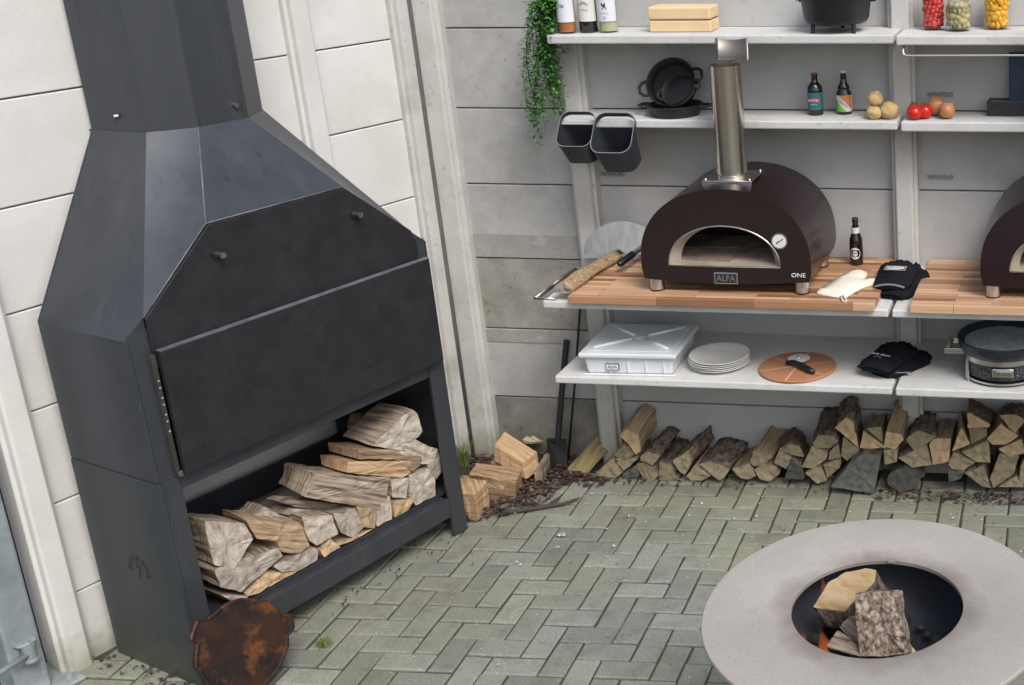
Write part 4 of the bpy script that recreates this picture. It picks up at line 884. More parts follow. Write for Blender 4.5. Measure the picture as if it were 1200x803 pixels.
b = MB(); b.tube([(-2.70,4.825,.012),(-2.665,4.80,.012),(-2.62,4.80,.014),(-2.56,4.825,.014),(-2.49,4.86,.015),(-2.42,4.895,.013),(-2.36,4.94,.02)], [.006,.010,.010,.009,.009,.008,.004], 'twig')
b.tube([(-2.49,4.86,.015),(-2.45,4.92,.03),(-2.44,4.94,.035)], [.006,.005,.003], 'twig')
br = b.build('branch', smooth=True); tag(br, 'thin dark fallen branch lying on the paving', 'branch')
b = MB(); b.prism([(-.86,4.52,.006),(-.83,4.50,.006),(-.74,4.62,.006),(-.70,4.70,.006),(-.76,4.66,.006)], (0,0,.012), 'litter2'); tag(b.build('bark_strip'), 'reddish strip of bark lying behind the fire ring', 'bark strip')
def tuft(loc, n, h, label, seed):
    rnd = random.Random(seed); mb = MB()
    for _ in range(n):
        a = rnd.uniform(0,6.28); l_ = h*rnd.uniform(.5,1); lean = rnd.uniform(.1,.75); x, y = rnd.gauss(0,.012), rnd.gauss(0,.012)
        pts = []
        for k in range(4):
            t = k/3; r = lean*l_*t*t; wv = .0022*(1-t)+.0003
            px_, py_, pz_ = x+math.cos(a)*r, y+math.sin(a)*r, l_*t*(1-.25*lean*t)
            pts += [(px_-math.sin(a)*wv, py_+math.cos(a)*wv, pz_), (px_+math.sin(a)*wv, py_-math.cos(a)*wv, pz_)]
        mb.add(pts, [(0,1,3,2),(2,3,5,4),(4,5,7,6)], 'grass_blade')
    o = mb.build('grass_tuft'); o.location = loc; tag(o, label, 'grass'); return o
tuft((-3.08,5.24,.0), 70, .20, 'tall grass tuft growing at the foot of the corner posts', 1)
tuft((-2.889,3.763,0), 60, .055, 'small grass tuft growing from a paving joint', 2)
b = MB()
for k in range(5):
    b.ball((rnd.uniform(-.01,.01), rnd.uniform(-.01,.01), .008), .012, 'galv', 8, 6, (1,1,.6), .3, 3, k)
o = b.build('foil_scrap'); o.location = (-2.317,4.629,0); tag(o, 'crumpled silver foil scrap on the paving', 'foil')
# shovel and poker leaning on the wall, left of the shelves
sv_ = thing('shovel', 'small black shovel leaning on the concrete wall beside the woodpile', 'shovel', (-2.60,5.24,0))
b = MB(); pts = [(-.05,.03,.15),(.05,.03,.15),(.052,.02,.09),(.048,0,.02),(.03,-.012,-.002),(-.03,-.012,-.002),(-.048,0,.02),(-.052,.02,.09)]
b.prism(pts, (0,-.006,-.003), 'iron'); bl = b.build('blade', sv_, .002)
b = MB(); b.box((-.05,.012,.146),(.05,.034,.154), 'iron'); b.build('shoulder', sv_, .002)
b = MB(); b.tube([(0,.03,.13),(.03,.075,.38),(.062,.125,.635)], [.015,.0145,.0145], 'iron', 12); b.build('handle', sv_, smooth=True, autosmooth=50)
pk = MB(); pk.tube([(0,0,.005),(.06,.045,.40),(.13,.06,.83),(.135,.05,.845),(.13,.035,.84)], .006, 'iron', 8); po_ = pk.build('poker', smooth=True); po_.location = (-2.575,5.30,0); tag(po_, 'thin black fire poker leaning behind the shovel', 'poker')

# rusty round griddle plate leaning on the fireplace
rp = thing('griddle_plate', 'rusty round cast-iron plate with two ears leaning on the fireplace', 'plate', (-2.990,3.475,0), SRZ)
N = 96; out = []
for k in range(N):
    a = 2*math.pi*k/N; r = .168
    for ce in (R(-4), R(132)):
        dd = abs((a-ce+math.pi) % (2*math.pi)-math.pi)
        if dd < .24: r += .027 if dd < .17 else .027*(1-(dd-.17)/.07)
    r += .006*noise.noise(Vector((math.cos(a)*3, math.sin(a)*3, 1)))+.003*noise.noise(Vector((math.cos(a)*11, math.sin(a)*11, 4)))
    out.append((r*math.cos(a), r*math.sin(a)))
tilt = Matrix.Rotation(R(-17), 3, 'X')
def rpt(x, y, dz): return tilt @ Vector((x, -dz, y))+Vector((0,0,.190))
b = MB(); ring = [[rpt(x*f_, y*f_, h_) for x, y in out] for f_, h_ in ((1,.0),(1,.014),(.97,.017),(.90,.0145))]
vs = [p for rr in ring for p in rr]; fs = []
for q in range(3):
    for k in range(N): fs.append((q*N+k, q*N+(k+1) % N, (q+1)*N+(k+1) % N, (q+1)*N+k))
fs.append(tuple(3*N+k for k in range(N))); fs.append(tuple(reversed(range(N))))
b.add(vs, fs, 'rust'); b.build('disc', rp, .002)
for zz in (-.04,.05):
    b = MB(); b.tube([rpt(.1*zz, zz, .009), rpt(.1*zz, zz, .018)], .006, 'rust', 8); b.build('rivet', rp)
# ---------------------------------------------------------------- kitchen shelves
XL, XR = (-2.355,-.853), (-.836,.665)
def shelf(name, x, y0, z1, th, label, mname='conc_shelf', y1=5.396):
    t = thing(name, label, 'shelf', ((x[0]+x[1])/2, y0, z1))
    hw = (x[1]-x[0])/2
    MB().box((-hw,0,-th),(hw,y1-y0,0), mname).build('slab', t, .006, 2)
    return t
ZT, ZM, ZL, ZCo = 2.135, 1.763, .683, 1.045
shelf('concrete_shelf', XL, 5.115, ZT, .038, 'top concrete shelf holding wine bottles and a dutch oven')
tr = shelf('concrete_shelf', XR, 5.085, ZT, .040, 'top concrete shelf holding preserve jars')
shelf('concrete_shelf', XL, 5.15, ZM, .036, 'upper concrete shelf holding cast-iron pans and potatoes')
shelf('concrete_shelf', XR, 5.15, ZM, .042, 'upper concrete shelf holding tomatoes and onions')
lowL = shelf('concrete_shelf', XL, 4.82, ZL, .034, 'low concrete shelf holding plates and a white plastic box')
lowR = shelf('concrete_shelf', XR, 4.815, ZL, .036, 'low concrete shelf holding the round portable grill')
cL = shelf('concrete_counter', XL, 4.79, ZCo, .034, 'concrete counter under the wooden board with the complete pizza oven')
cR = shelf('concrete_counter', XR, 4.79, ZCo, .034, 'concrete counter under the wooden board with the right-hand pizza oven')
cL['label'] = 'concrete counter slab below the wooden board by the white mitt'; cR['label'] = 'concrete counter slab past the gloves, under a second wooden board'
for t in (cL, cR): t['category'] = 'counter'
for t, xs, drop in ((cL, (-2.30,-1.97,-1.01,-.90), .034), (cR, (-.79,-.60,.35,.61), .034), (lowL, (-2.30,-.90), .034), (lowR, (-.79,-.60,.61), .036)):
    for x in xs:
        lx = x-t.location.x; b = MB()
        b.prism([(lx-.018,.22 if t in (cL,cR) else .3,-drop-.001),(lx-.018,.585 if t in (cL,cR) else .56,-drop-.001),(lx-.018,.585 if t in (cL,cR) else .56,-drop-.11),(lx-.018,.5,-drop-.10)], (.036,0,0), 'conc_post')
        b.build('bracket', t, .003)
bdL = MB().box((-2.226,4.76,ZCo+.001),(-.905,5.385,1.081), 'butcher').build('wooden_board', None, .003, 2); tag(bdL, 'butcher block board of oiled staves beneath the pizza oven and mitt', 'board')
bdR = MB().box((-.757,4.755,ZCo+.001),(.60,5.385,1.082), 'butcher').build('wooden_board', None, .003, 2); tag(bdR, 'butcher block board beyond the dark gloves, second oven on it', 'board')
ZW = 1.0815
# towel frame at the counter's free end
b = MB(); pth = [(-2.30,4.80,1.052),(-2.392,4.80,1.052),(-2.392,5.22,1.052),(-2.30,5.22,1.052)]
for a, c_ in zip(pth, pth[1:]): b.tube([a, c_], .006, 'polished', 8)
b.tube([(-2.377,4.812,1.052),(-2.377,5.21,1.052)], .004, 'iron', 6)
tag(b.build('towel_rail', smooth=True), 'thin steel towel rail projecting from the end of the counter', 'rail')
# hook rail under the right top shelf
b = MB(); b.tube([(-.806,5.10,2.094),(-.808,5.085,2.068),(-.803,5.08,2.057),(-.79,5.08,2.054),(-.3,5.08,2.056),(.3,5.08,2.056),(.62,5.08,2.056),(.632,5.085,2.065),(.635,5.10,2.094)], .005, 'polished', 8)
tag(b.build('hook_rail', smooth=True), 'chrome rail fixed under the shelf of preserve jars', 'rail')

# ---------------------------------------------------------------- pizza ovens
mat('shield_steel', (.27,.245,.225), (.23,.21,.19), 4, .45, metal=.9)
def make_oven(label, loc):
    t = thing('pizza_oven', label, 'pizza oven', loc)
    D = .50; a_, bz, zc = .368, .316, .140    # half width, arch height, spring line above the board
    def prof(n=40, k=1.0, inset=0):
        pts = [(-(a_-.010-inset), .058+inset), (-(a_-inset), .100)]
        for i in range(n+1):
            th = math.pi-math.pi*i/n; ex = 2/2.15
            x = math.copysign(abs(math.cos(th))**ex, math.cos(th))*(a_-inset); z = zc+abs(math.sin(th))**ex*(bz-inset)
            pts.append((x, z))
        pts += [(a_-inset, .100), ((a_-.010-inset), .058+inset)]
        return pts
    P = prof(); n = len(P)
    # bottom edge sags a little at the front
    sag = [((a_-.010)*(1-2*i/13), .058-.016*math.sin(math.pi*i/13)) for i in range(1, 13)]
    outl = P+sag; no = len(outl)
    def arch(w, h, zb, m=28, cx=-.005): return [(cx+w*math.cos(math.pi-math.pi*i/m), zb+h*math.sin(math.pi*i/m)**.92) for i in range(m+1)]
    H0 = arch(.242,.178,.120)
    # shell: sides and back
    b = MB(); vs = [(x,.004,z) for x, z in outl]+[(x,D,z) for x, z in outl]
    b.add(vs, [(i, (i+1) % no, no+(i+1) % no, no+i) for i in range(no)]+[tuple(no+i for i in range(no))], 'oven_paint'); b.build('body', t, smooth=True, autosmooth=35)
    # front face ring
    bm = bmesh.new(); vo = [bm.verts.new((x,0,z)) for x, z in outl]; vi = [bm.verts.new((x,0,z)) for x, z in H0]
    eo = [bm.edges.new((vo[i], vo[(i+1) % no])) for i in range(no)]; ei = [bm.edges.new((vi[i], vi[(i+1) % len(vi)])) for i in range(len(vi))]
    bmesh.ops.triangle_fill(bm, use_beauty=True, edges=eo+ei)
    # the fill also closes the mouth: drop triangles made of mouth vertices only
    si = set(vi); bad = [f for f in bm.faces if all(v in si for v in f.verts)]
    bmesh.ops.delete(bm, geom=bad, context='FACES_ONLY')
    bmesh.ops.recalc_face_normals(bm, faces=bm.faces)
    me = bpy.data.meshes.new('front_face'); bm.to_mesh(me); bm.free(); me.materials.append(MATS['oven_paint'])
    ff = link('front_face', me, t); sd_ = ff.modifiers.new('thick', 'SOLIDIFY'); sd_.thickness = .008; sd_.offset = 0
    # stainless rim round the front edge
    # mouth reveal
    H1 = arch(.205,.160,.124); k = len(H0); b = MB()
    b.add([(x,-.005,z) for x, z in H0]+[(x,.05,z) for x, z in H1], [(i,i+1,k+i+1,k+i) for i in range(k-1)]+[(k-1,0,k,2*k-1)], 'oven_lining')
    b.build('mouth_frame', t, smooth=True, autosmooth=40)
    b = MB(); b.tube([(x,-.006,z) for x, z in H0]+[(H0[0][0],-.006,H0[0][1])], .0035, 'stainless', 6); b.build('mouth_trim', t, smooth=True)
    # chamber
    H2 = arch(.30,.24,.124); b = MB()
    b.add([(x,.0505,z) for x, z in H2]+[(x,.46,z) for x, z in H2], [(i,i+1,k+i+1,k+i) for i in range(k-1)]+[tuple(k+i for i in range(k))], 'soot')
    b.add([(x,.0507,z) for x, z in H1]+[(x,.0507,z) for x, z in H2], [(i,i+1,k+i+1,k+i) for i in range(k-1)], 'soot')
    b.build('chamber', t)
    for q in range(2):
        for r_ in range(2):
            MB().box((-.298+q*.2985,.052+r_*.2,.1),(-.0015+q*.2985,.050+r_*.2+.198,.1245), 'firebrick').build('firebrick_tile', t, .002)
    # feet
    for fx, fy in ((-.318,.03),(.318,.03),(-.318,.40),(.318,.40)):
        b = MB(); b.lathe([(0,.075),(.031,.075),(.031,.006)], 'polished', (fx,fy,0), 20); b.lathe([(.032,.006),(.032,0),(0,0)], 'iron', (fx,fy,0), 20); b.build('foot', t, smooth=True, autosmooth=40)
    # badge
    b = MB(); b.box((-.053,-.008,.043),(.050,-.0045,.094), 'polished'); bd = b.build('badge', t, .002)
    MB().box((-.047,-.0095,.049),(.044,-.0078,.088), 'ink').build('badge_field', bd)
    text('badge_lettering', 'ALFA', .037, (-.0015,-.0105,.0685), (R(90),0,0), 'polished', bd, sx_=.96)
    text('model_lettering', 'ONE', .026, (.312,-.0052,.088), (R(90),0,0), 'white_paint', t, sx_=1.15)
    # thermometer
    b = MB(); b.tube([(.24,0,.238),(.24,-.012,.238)], .034, 'polished', 28); th = b.build('thermometer', t, smooth=True, autosmooth=40)
    b = MB(); b.tube([(.24,-.0122,.238),(.24,-.0132,.238)], .029, 'white_paint', 28); b.build('dial', th)
    b = MB(); b.tube([(.228,-.0145,.230),(.258,-.0145,.250)], [.0025,.001], 'ink', 6); b.build('needle', th)
    # flue plate and pipe
    b = MB(); b.box((-.112,.105,.457),(.104,.305,.464), 'polished'); fl = b.build('flue_plate', t, .002)
    b = MB(); b.box((-.112,.1035,.437),(.104,.1055,.4565), 'polished'); b.build('flue_lip', fl)
    for bx_, by_ in ((-.1,.12),(.092,.12),(.092,.29),(-.1,.29)): b = MB(); b.ball((bx_,by_,.466), .006, 'stainless', 8, 6); b.build('bolt', fl, smooth=True)
    b = MB(); b.lathe([(.0705,.464),(.0705,.475),(.066,.478),(.066,.935),(.0665,.94),(.063,.94),(.063,.60)], 'stainless', (-.004,.195,0), 48); b.build('flue_pipe', t, smooth=True, autosmooth=40)
    b = MB(); b.disc(.0625,.62,'soot',(-.004,.195,0)); b.build('flue_inside', t)
    # wind shield over the pipe
    b = MB(); vs = []
    for i in range(13):
        q = -1+2*i/12; x = .014+.070*q; yb = .250+.012*(1-q*q); vs += [(x,yb,.955),(x,yb,1.035+.010*q*q), (x,yb-.012,.953)]
    b.add(vs, [(3*i,3*i+3,3*i+4,3*i+1) for i in range(12)]+[(3*i,3*i+3,3*i+5,3*i+2) for i in range(12)], 'shield_steel'); ws = b.build('wind_shield', t, smooth=True, autosmooth=40)
    sd_ = ws.modifiers.new('thick', 'SOLIDIFY'); sd_.thickness = .002
    b = MB(); b.box((.0,.259,.85),(.02,.264,.96), 'stainless'); b.build('shield_bracket', t)
    return t
ov = make_oven('burgundy dome pizza oven between the peel and the white mitt', (-1.549, 4.845, ZW))
ov2 = copy_thing(ov, (-.105, 4.86, ZW)); ov2['label'] = 'burgundy dome pizza oven on the board beyond the dark gloves'
for o in (ov, ov2): o['group'] = 'pizza ovens'

# ---------------------------------------------------------------- counter things
# bark slab on the board's end
def slab():
    a, c_ = Vector((-2.262,4.79,ZW)), Vector((-2.215,5.27,ZW))
    pts = [a+Vector((-.035,0,.0)), a+Vector((.042,0,.0)), a+Vector((.048,0,.02)), a+Vector((.012,0,.05)), a+Vector((-.03,0,.035))]
    o = make_log('wood_slab', pts, c_-a, 'side_bark', 'end_grey', 201, .004, .004)
    tag(o, 'long bark-covered slab of wood on the end of the counter', 'log'); return o
mat('bark_light', (.42,.32,.19), (.24,.16,.09), 60, .9, bump=.9, bscale=90, c3=(.14,.09,.05), s3=50)
sb = slab(); sb.data.materials[0] = MATS['bark_light']
# pizza peel against the wall
pp = thing('pizza_peel', 'round steel pizza peel with black handle leaning on the wall', 'peel', (-2.18,5.285,ZW))
lean = Matrix.Rotation(R(-14), 3, 'X')
b = MB(); N = 40; outp = []
for k in range(N+1):
    a = math.pi*k/N; outp.append((.185*math.cos(a), .03+.145*math.sin(a)))
outp += [(-.19,.0),(.19,.0)]
b.prism([lean @ Vector((x,-.002,z)) for x, z in outp], lean @ Vector((0,.003,0)), 'stainless'); pb = b.build('blade', pp)
b = MB(); b.prism([lean @ Vector((x,-.004,z)) for x, z in ((-.19,.0),(.19,.0),(.186,.022),(-.186,.022))], lean @ Vector((0,-.002,0)), 'galv'); b.build('fold', pb)
b = MB(); b.tube([(.115,-.02,.07),(.098,-.12,.062)], [.014,.013], 'polished', 10); b.tube([(.098,-.12,.062),(.072,-.205,.045),(.066,-.215,.042)], [.0165,.0165,.012], 'black_handle', 14); b.build('handle', pp, smooth=True, autosmooth=50)
# mitt and gloves from outlines
def padded(name, outline, th, mname, parent=None, M4=Matrix(), puff=.6, seed=0):
    bm = bmesh.new(); vs = [bm.verts.new((x,y,0)) for x, y in outline]; f = bm.faces.new(vs)
    bmesh.ops.triangulate(bm, faces=[f])
    bmesh.ops.subdivide_edges(bm, edges=list(bm.edges), cuts=2, use_grid_fill=True)
    # distance to outline gives the height of the padding
    n = len(outline); O2 = [Vector((x,y)) for x, y in outline]
    def dist(p):
        best = 9
        for i in range(n):
            a, c_ = O2[i], O2[(i+1) % n]; ab = c_-a; t_ = max(0, min(1, (p-a).dot(ab)/max(1e-9, ab.length_squared))); best = min(best, (p-(a+ab*t_)).length)
        return best
    top = {}; sc = max(dist(Vector((v.co.x, v.co.y))) for v in bm.verts)
    me = bpy.data.meshes.new(name); verts = [v.co.copy() for v in bm.verts]; bm.verts.index_update(); faces = [[v.index for v in f.verts] for f in bm.faces]; bm.free()
    ds = [dist(Vector((v.x,v.y))) for v in verts]
    V = []
    for v, d_ in zip(verts, ds):
        h = th*(.30+.70*min(1, d_/(sc*puff))**.55) if d_ > 1e-5 else th*.30
        h += th*.18*noise.noise(Vector((v.x*40, v.y*40, seed)))
        V.append((v.x, v.y, h))
    nv = len(V); V += [(v.x, v.y, 0) for v in verts]
    F = faces+[[nv+i for i in reversed(f)] for f in faces]
    # rim
    edges = {}
    for f in faces:
        for a, c_ in zip(f, f[1:]+f[:1]): edges[(a,c_)] = 1
    for (a, c_) in list(edges):
        if (c_, a) not in edges: F.append([a, nv+a, nv+c_, c_])
    me.from_pydata(V, [], F); me.transform(M4); me.materials.append(MATS[mname])
    bm = bmesh.new(); bm.from_mesh(me); bmesh.ops.recalc_face_normals(bm, faces=bm.faces); bm.to_mesh(me); bm.free()
    return link(name, me, parent, smooth=True)
def rounded(pts, it=2):
    for _ in range(it):
        q = []
        for i in range(len(pts)):
            a, c_ = Vector(pts[i]), Vector(pts[(i+1) % len(pts)]); q += [tuple(a*.75+c_*.25), tuple(a*.25+c_*.75)]
        pts = q
    return pts
mitt_o = rounded([(-.178,.075),(-.150,.045),(-.045,.008),(-.03,.02),(-.015,.08),(.02,.16),(.07,.215),(.068,.262),(.02,.262),(-.008,.245),(.005,.31),(-.012,.37),(-.055,.382),(-.10,.34),(-.145,.20)], 2)
mt_ = thing('oven_mitt', 'cream quilted oven mitt lying on the wooden board', 'oven mitt', (-1.0,4.80,ZW))
padded('mitt_body', mitt_o, .018, 'mitt', mt_, seed=2)
b = MB(); b.tube([(-.045,.015,.012),(-.03,-.01,.010),(-.022,-.03,.003),(-.036,-.03,.003),(-.055,.012,.010)], .004, 'mitt', 6); b.build('hanging_loop', mt_, smooth=True)
def glove_outline(flip=1):
    p = [(-.062,0),(.062,0),(.070,.06),(.072,.12),(.080,.16),(.082,.21),(.068,.225),(.056,.215),(.052,.195),(.048,.235),(.036,.25),(.022,.245),(.018,.215),(.012,.25),(-.002,.264),(-.016,.255),(-.020,.218),(-.026,.245),(-.040,.255),(-.052,.24),(-.054,.205),(-.062,.215),(-.074,.205),(-.076,.17),(-.068,.08)]
    return [(x*flip, y) for x, y in (p if flip > 0 else reversed(p))]
def glove(label, loc, rz, flip, dz=0, tiltx=0, grp=None, sc=1.12):
    t = thing('glove', label, 'glove', loc, rz, grp)
    M4 = Matrix.Rotation(tiltx, 4, 'X') @ Matrix.Scale(sc, 4)
    padded('glove_body', rounded(glove_outline(flip), 1), .034, 'glove', t, M4, .5, flip*3+dz)
    b = MB(); b.tube([tuple(M4 @ Vector((-.055+.11*k/10, -.001, .012+.010*math.sin(math.pi*k/10)))) for k in range(11)], .005, 'glove_trim' if dz else 'glove', 6); b.build('cuff_binding', t, smooth=True)
    return t
ga = glove('black work glove beneath its twin at the gap between the wooden boards', (-.862,4.915,ZCo+.002), R(-14), -1, 0, R(4), None, 1.2)
gb = glove('black work glove with oval white badge at the gap between the wooden boards', (-.868,4.93,ZCo+.038), R(-2), 1, .01, R(3), None, 1.18)
b = MB(); b.box((-.045,.115,.0505),(.045,.165,.053), 'ink'); bd = b.build('badge', gb); 
M4 = Matrix.Translation((0,.14,.0545)) @ Matrix.Diagonal((1.7,.8,1,1)); b = MB(); b.lathe([(0,0),(.024,0)], 'white_paint', (0,0,0), 24); o = b.build('badge_oval', bd); o.data.transform(M4)
b = MB(); 
for q in ((-.045,.115,.045,.115),(.045,.115,.045,.165),(.045,.165,-.045,.165),(-.045,.165,-.045,.115)): b.tube([(q[0],q[1],.0535),(q[2],q[3],.0535)], .0012, 'white_paint', 4)
b.build('badge_border', bd)
text('badge_lettering', 'BROIL', .017, (0,.14,.0552), (0,0,0), 'ink', bd, .0003, sx_=1.2)
gc_ = glove('black suede glove under its twin on the low shelf', (-.925,4.935,ZL+.001), R(-32), -1, 0, R(0), None, 1.18)
gd = glove('black suede glove with white lettering on top of its twin on the low shelf', (-.955,4.90,ZL+.034), R(-20), 1, .0, R(1), None, 1.22)
text('lettering', 'Grill Guru', .024, (.0,.085,.0515), (0,0,0), 'white_paint', gd, .0004)
b = MB(); 
for k in range(5): b.ball((-.012+.007*k,.055+.005*((k*3) % 4),.0500), .006, 'ink_blue', 8, 6, (1,.9,.2))
b.build('emblem', gd)
b = MB()
for k in range(3): b.tube([(.060+.006*k,.03,.02+.003*k),(.098+.008*k,.085,.016)], .0025, 'glove_trim', 6)
b.build('silver_piping', gc_)
# beer on the board
def beer(name, label, loc, prof, mname, lz, lcol, cap, group=None):
    t = thing(name, label, 'bottle', loc); b = MB(); b.lathe(prof, mname, segs=28); b.build('glass', t, smooth=True, autosmooth=50)
    if lz:
        b = MB(); wrap_label(b, lz[2], lz[0], lz[1], FRONT-2.2, FRONT+2.2, lcol, 28); b.build('label', t, smooth=True)
    zt_ = prof[-2][1]
    b = MB(); b.lathe([(.0145,zt_-.006),(.0148,zt_+.003),(.011,zt_+.006),(0,zt_+.006)], cap, segs=20); b.build('cap', t, smooth=True)
    return t
def bprof(r, h, sh, neck=.0125): return [(0,0),(r*.9,0),(r,.006),(r,sh),(r*.93,sh+.018),(r*.6,sh+.045),(neck+.003,sh+.065),(neck,h-.02),(neck+.002,h-.012),(neck+.002,h),(0,h)]
t = beer('beer_bottle', 'dark long-neck beer bottle with cream label on the wooden board', (-1.077,5.285,ZW), bprof(.030,.212,.105), 'bottle_brown', (.028,.085,.0306), 'bottle_brown', 'ink')
b = MB()
for k in range(24):
    pass
ang = [2*math.pi*k/24 for k in range(24)]
def curved_disc(r, cz, rad, mname, name, parent, sxx=1.0, szz=1.0, off=0.0):
    vs = [(r*math.sin(off), -r*math.cos(off), cz)]+[(r*math.sin(off+rad*sxx*math.cos(a)/r), -r*math.cos(off+rad*sxx*math.cos(a)/r), cz+rad*szz*math.sin(a)) for a in ang]
    b = MB(); b.add(vs, [(0,k+1,(k+1) % 24+1) for k in range(24)], mname); return b.build(name, parent)
curved_disc(.0312, .058, .026, 'label_cream', 'oval_label', t, .95, 1.05); curved_disc(.0316, .058, .018, 'ink', 'label_ring', t, .9, 1); curved_disc(.0319, .058, .014, 'label_cream', 'label_centre', t, .9, 1)
b = MB(); wrap_label(b, .0186, .148, .175, FRONT-2.2, FRONT+2.2, 'label_cream', 20); b.build('neck_label', t, smooth=True)
text('lettering', 'BIRRA', .011, (0,-.0325,.060), (R(90),0,0), 'ink', t, .0003)

# ---------------------------------------------------------------- low shelf things
bx = thing('storage_box', 'white plastic dough box with translucent lid on the low shelf', 'box', (-2.02,4.862,ZL), R(2))
b = MB(); q0 = [(-.195,0),(.185,0),(.185,.33),(-.195,.33)]; q1 = [(-.205,-.012),(.198,-.012),(.198,.342),(-.205,.342)]
vs = [(x,y,.001) for x, y in q0]+[(x,y,.085) for x, y in q1]; b.add(vs, [(3,2,1,0),(0,1,5,4),(1,2,6,5),(2,3,7,6),(3,0,4,7),(4,5,6,7)], 'white_plastic'); body = b.build('tub', bx, .012, 3)
b = MB(); b.box((-.208,-.014,.001),(.2,-.004,.008), 'white_plastic'); b.build('base_lip', body, .002)
for x in (-.09,-.01,.07,.15):
    b = MB(); b.box((x,-.0115,.012),(x+.006,-.0035,.078), 'white_plastic'); b.build('rib', body, .002)
b = MB(); b.box((-.222,-.028,.0855),(.215,.356,.108), 'lid_plastic'); lid = b.build('lid', bx, .008, 3)
b = MB(); b.prism([(-.195,.0,.1082),(.188,.0,.1082),(.188,.33,.1082),(-.195,.33,.1082)], (0,0,.005), 'lid_plastic'); b.build('lid_panel', lid, .004, 2)
for a, c_ in (((-.17,.03),(-.035,.145)),((.165,.03),(.03,.145)),((-.17,.30),(-.035,.185)),((.165,.30),(.03,.185))):
    b = MB(); b.tube([(a[0],a[1],.1135),(c_[0],c_[1],.1135)], [.008,.008], 'white_plastic', 10); b.build('lid_rib', lid, smooth=True)
b = MB(); b.ball((-.003,.165,.1105), .036, 'white_plastic', 18, 10, (1,.75,.18)); b.build('lid_boss', lid, smooth=True)
b = MB(); b.box((-.105,-.0165,.028),(-.045,-.0125,.058), 'ink'); lb = b.build('logo_plate', body, .001)
b = MB(); b.box((-.102,-.0175,.031),(-.048,-.0163,.055), 'white_plastic'); b.build('logo_field', lb)
text('lettering', 'ALFA', .0185, (-.075,-.0182,.043), (R(90),0,0), 'ink', lb, .0003)
for k in range(5):
    t = thing('dinner_plate', 'white dinner plate in the stack beside the white box', 'plate', (-1.662+.003*math.sin(k*2.1),5.005+.003*math.cos(k*1.3),ZL+.001+.009*k), k*.7, 'stacked white plates')
    if k == 4: t['label'] = 'topmost white dinner plate of the stack beside the white box'
    b = MB(); b.lathe([(0,.0),(.085,.0),(.088,.003),(.128,.014),(.1345,.017),(.1345,.0195),(.128,.0185),(.092,.0085),(.088,.006),(0,.006)], 'porcelain', segs=56); b.build('dish', t, smooth=True, autosmooth=60)
ts = thing('pizza_stone', 'round terracotta pizza board with scored wedge lines', 'pizza stone', (-1.302,4.99,ZL))
b = MB(); b.lathe([(0,.001),(.168,.001),(.171,.005),(.171,.011),(.168,.014),(0,.014)], 'terracotta', segs=56); b.build('slab', ts, smooth=True, autosmooth=40)
for k in range(3):
    a = R(25+60*k); c_, s_ = math.cos(a), math.sin(a); w_ = .003
    b = MB(); b.add([(-.166*c_-s_*w_,-.166*s_+c_*w_,.0146),(-.166*c_+s_*w_,-.166*s_-c_*w_,.0146),(.166*c_+s_*w_,.166*s_-c_*w_,.0146),(.166*c_-s_*w_,.166*s_+c_*w_,.0146)], [(0,1,2,3)], 'terracotta_line'); o = b.build('score_line', ts); o.location.z = .0003*k
pc = thing('pizza_cutter', 'steel pizza cutter wheel with black handle on the terracotta board', 'pizza cutter', (-1.305,5.035,ZL+.0152))
b = MB(); b.lathe([(0,.020),(.048,.0185),(.0505,.018),(.048,.0175),(0,.016)], 'lid_plastic', segs=36); b.build('wheel', pc, smooth=True)
b = MB(); b.lathe([(0,.028),(.006,.027),(.007,.019)], 'stainless', segs=14); b.build('pin', pc, smooth=True)
b = MB(); b.tube([(-.045,-.045,.013),(-.012,-.055,.020),(.03,-.085,.020),(.075,-.125,.016),(.10,-.142,.013)], [.009,.012,.013,.014,.008], 'black_handle', 12); b.build('handle', pc, smooth=True)

# portable grill
gr = thing('portable_grill', 'round navy portable grill with steel bands and wooden handle', 'grill', (-.392,5.02,ZL))
mat('grill_enamel', (.012,.016,.026), (.02,.026,.038), 40, .3, bump=.3, bscale=50)
mat('hammered', (.012,.016,.022), (.16,.19,.22), 110, .4, bump=.7, bscale=110, lo=.52, hi=.66)
b = MB(); b.lathe([(.0,.022),(.14,.022),(.165,.03),(.172,.05),(.172,.115)], 'hammered', segs=56); b.build('base', gr, smooth=True, autosmooth=50)
b = MB(); b.lathe([(.175,.118),(.185,.128),(.195,.150),(.198,.178),(.192,.181),(.186,.178),(.178,.150),(.160,.135),(0,.135)], 'grill_enamel', segs=64); b.build('bowl', gr, smooth=True, autosmooth=50)
b = MB(); b.lathe([(.1735,.10),(.178,.10),(.178,.122),(.1735,.122)], 'polished', segs=64, closed=True); b.build('upper_band', gr, smooth=True, autosmooth=40)
b = MB(); b.lathe([(.150,.012),(.172,.012),(.172,.020),(.150,.020)], 'polished', segs=64, closed=True); b.build('base_ring', gr, smooth=True, autosmooth=40)
for a in (R(214), R(326), R(90)):
    x, y = .17*math.cos(a), .17*math.sin(a); b = MB(); b.tube([(x,y,.0),(x,y,.022)], .009, 'polished', 10); b.build('foot', gr)
    b = MB(); b.box((-.012,-.003,.01),(.012,.003,.135), 'polished'); o = b.build('upright_strap', gr, .001); o.location = (.1775*math.cos(a), .1775*math.sin(a), 0); o.rotation_euler = (0,0,a+math.pi/2)
b = MB(); b.box((-.045,-.004,.055),(.045,.004,.092), 'polished'); o = b.build('latch_plate', gr, .012, 3); o.location = (.012,-.181,0)
b = MB(); b.box((-.028,-.009,.062),(.036,-.004,.085), 'stainless'); o = b.build('latch', gr, .003); o.location = (.012,-.181,0)
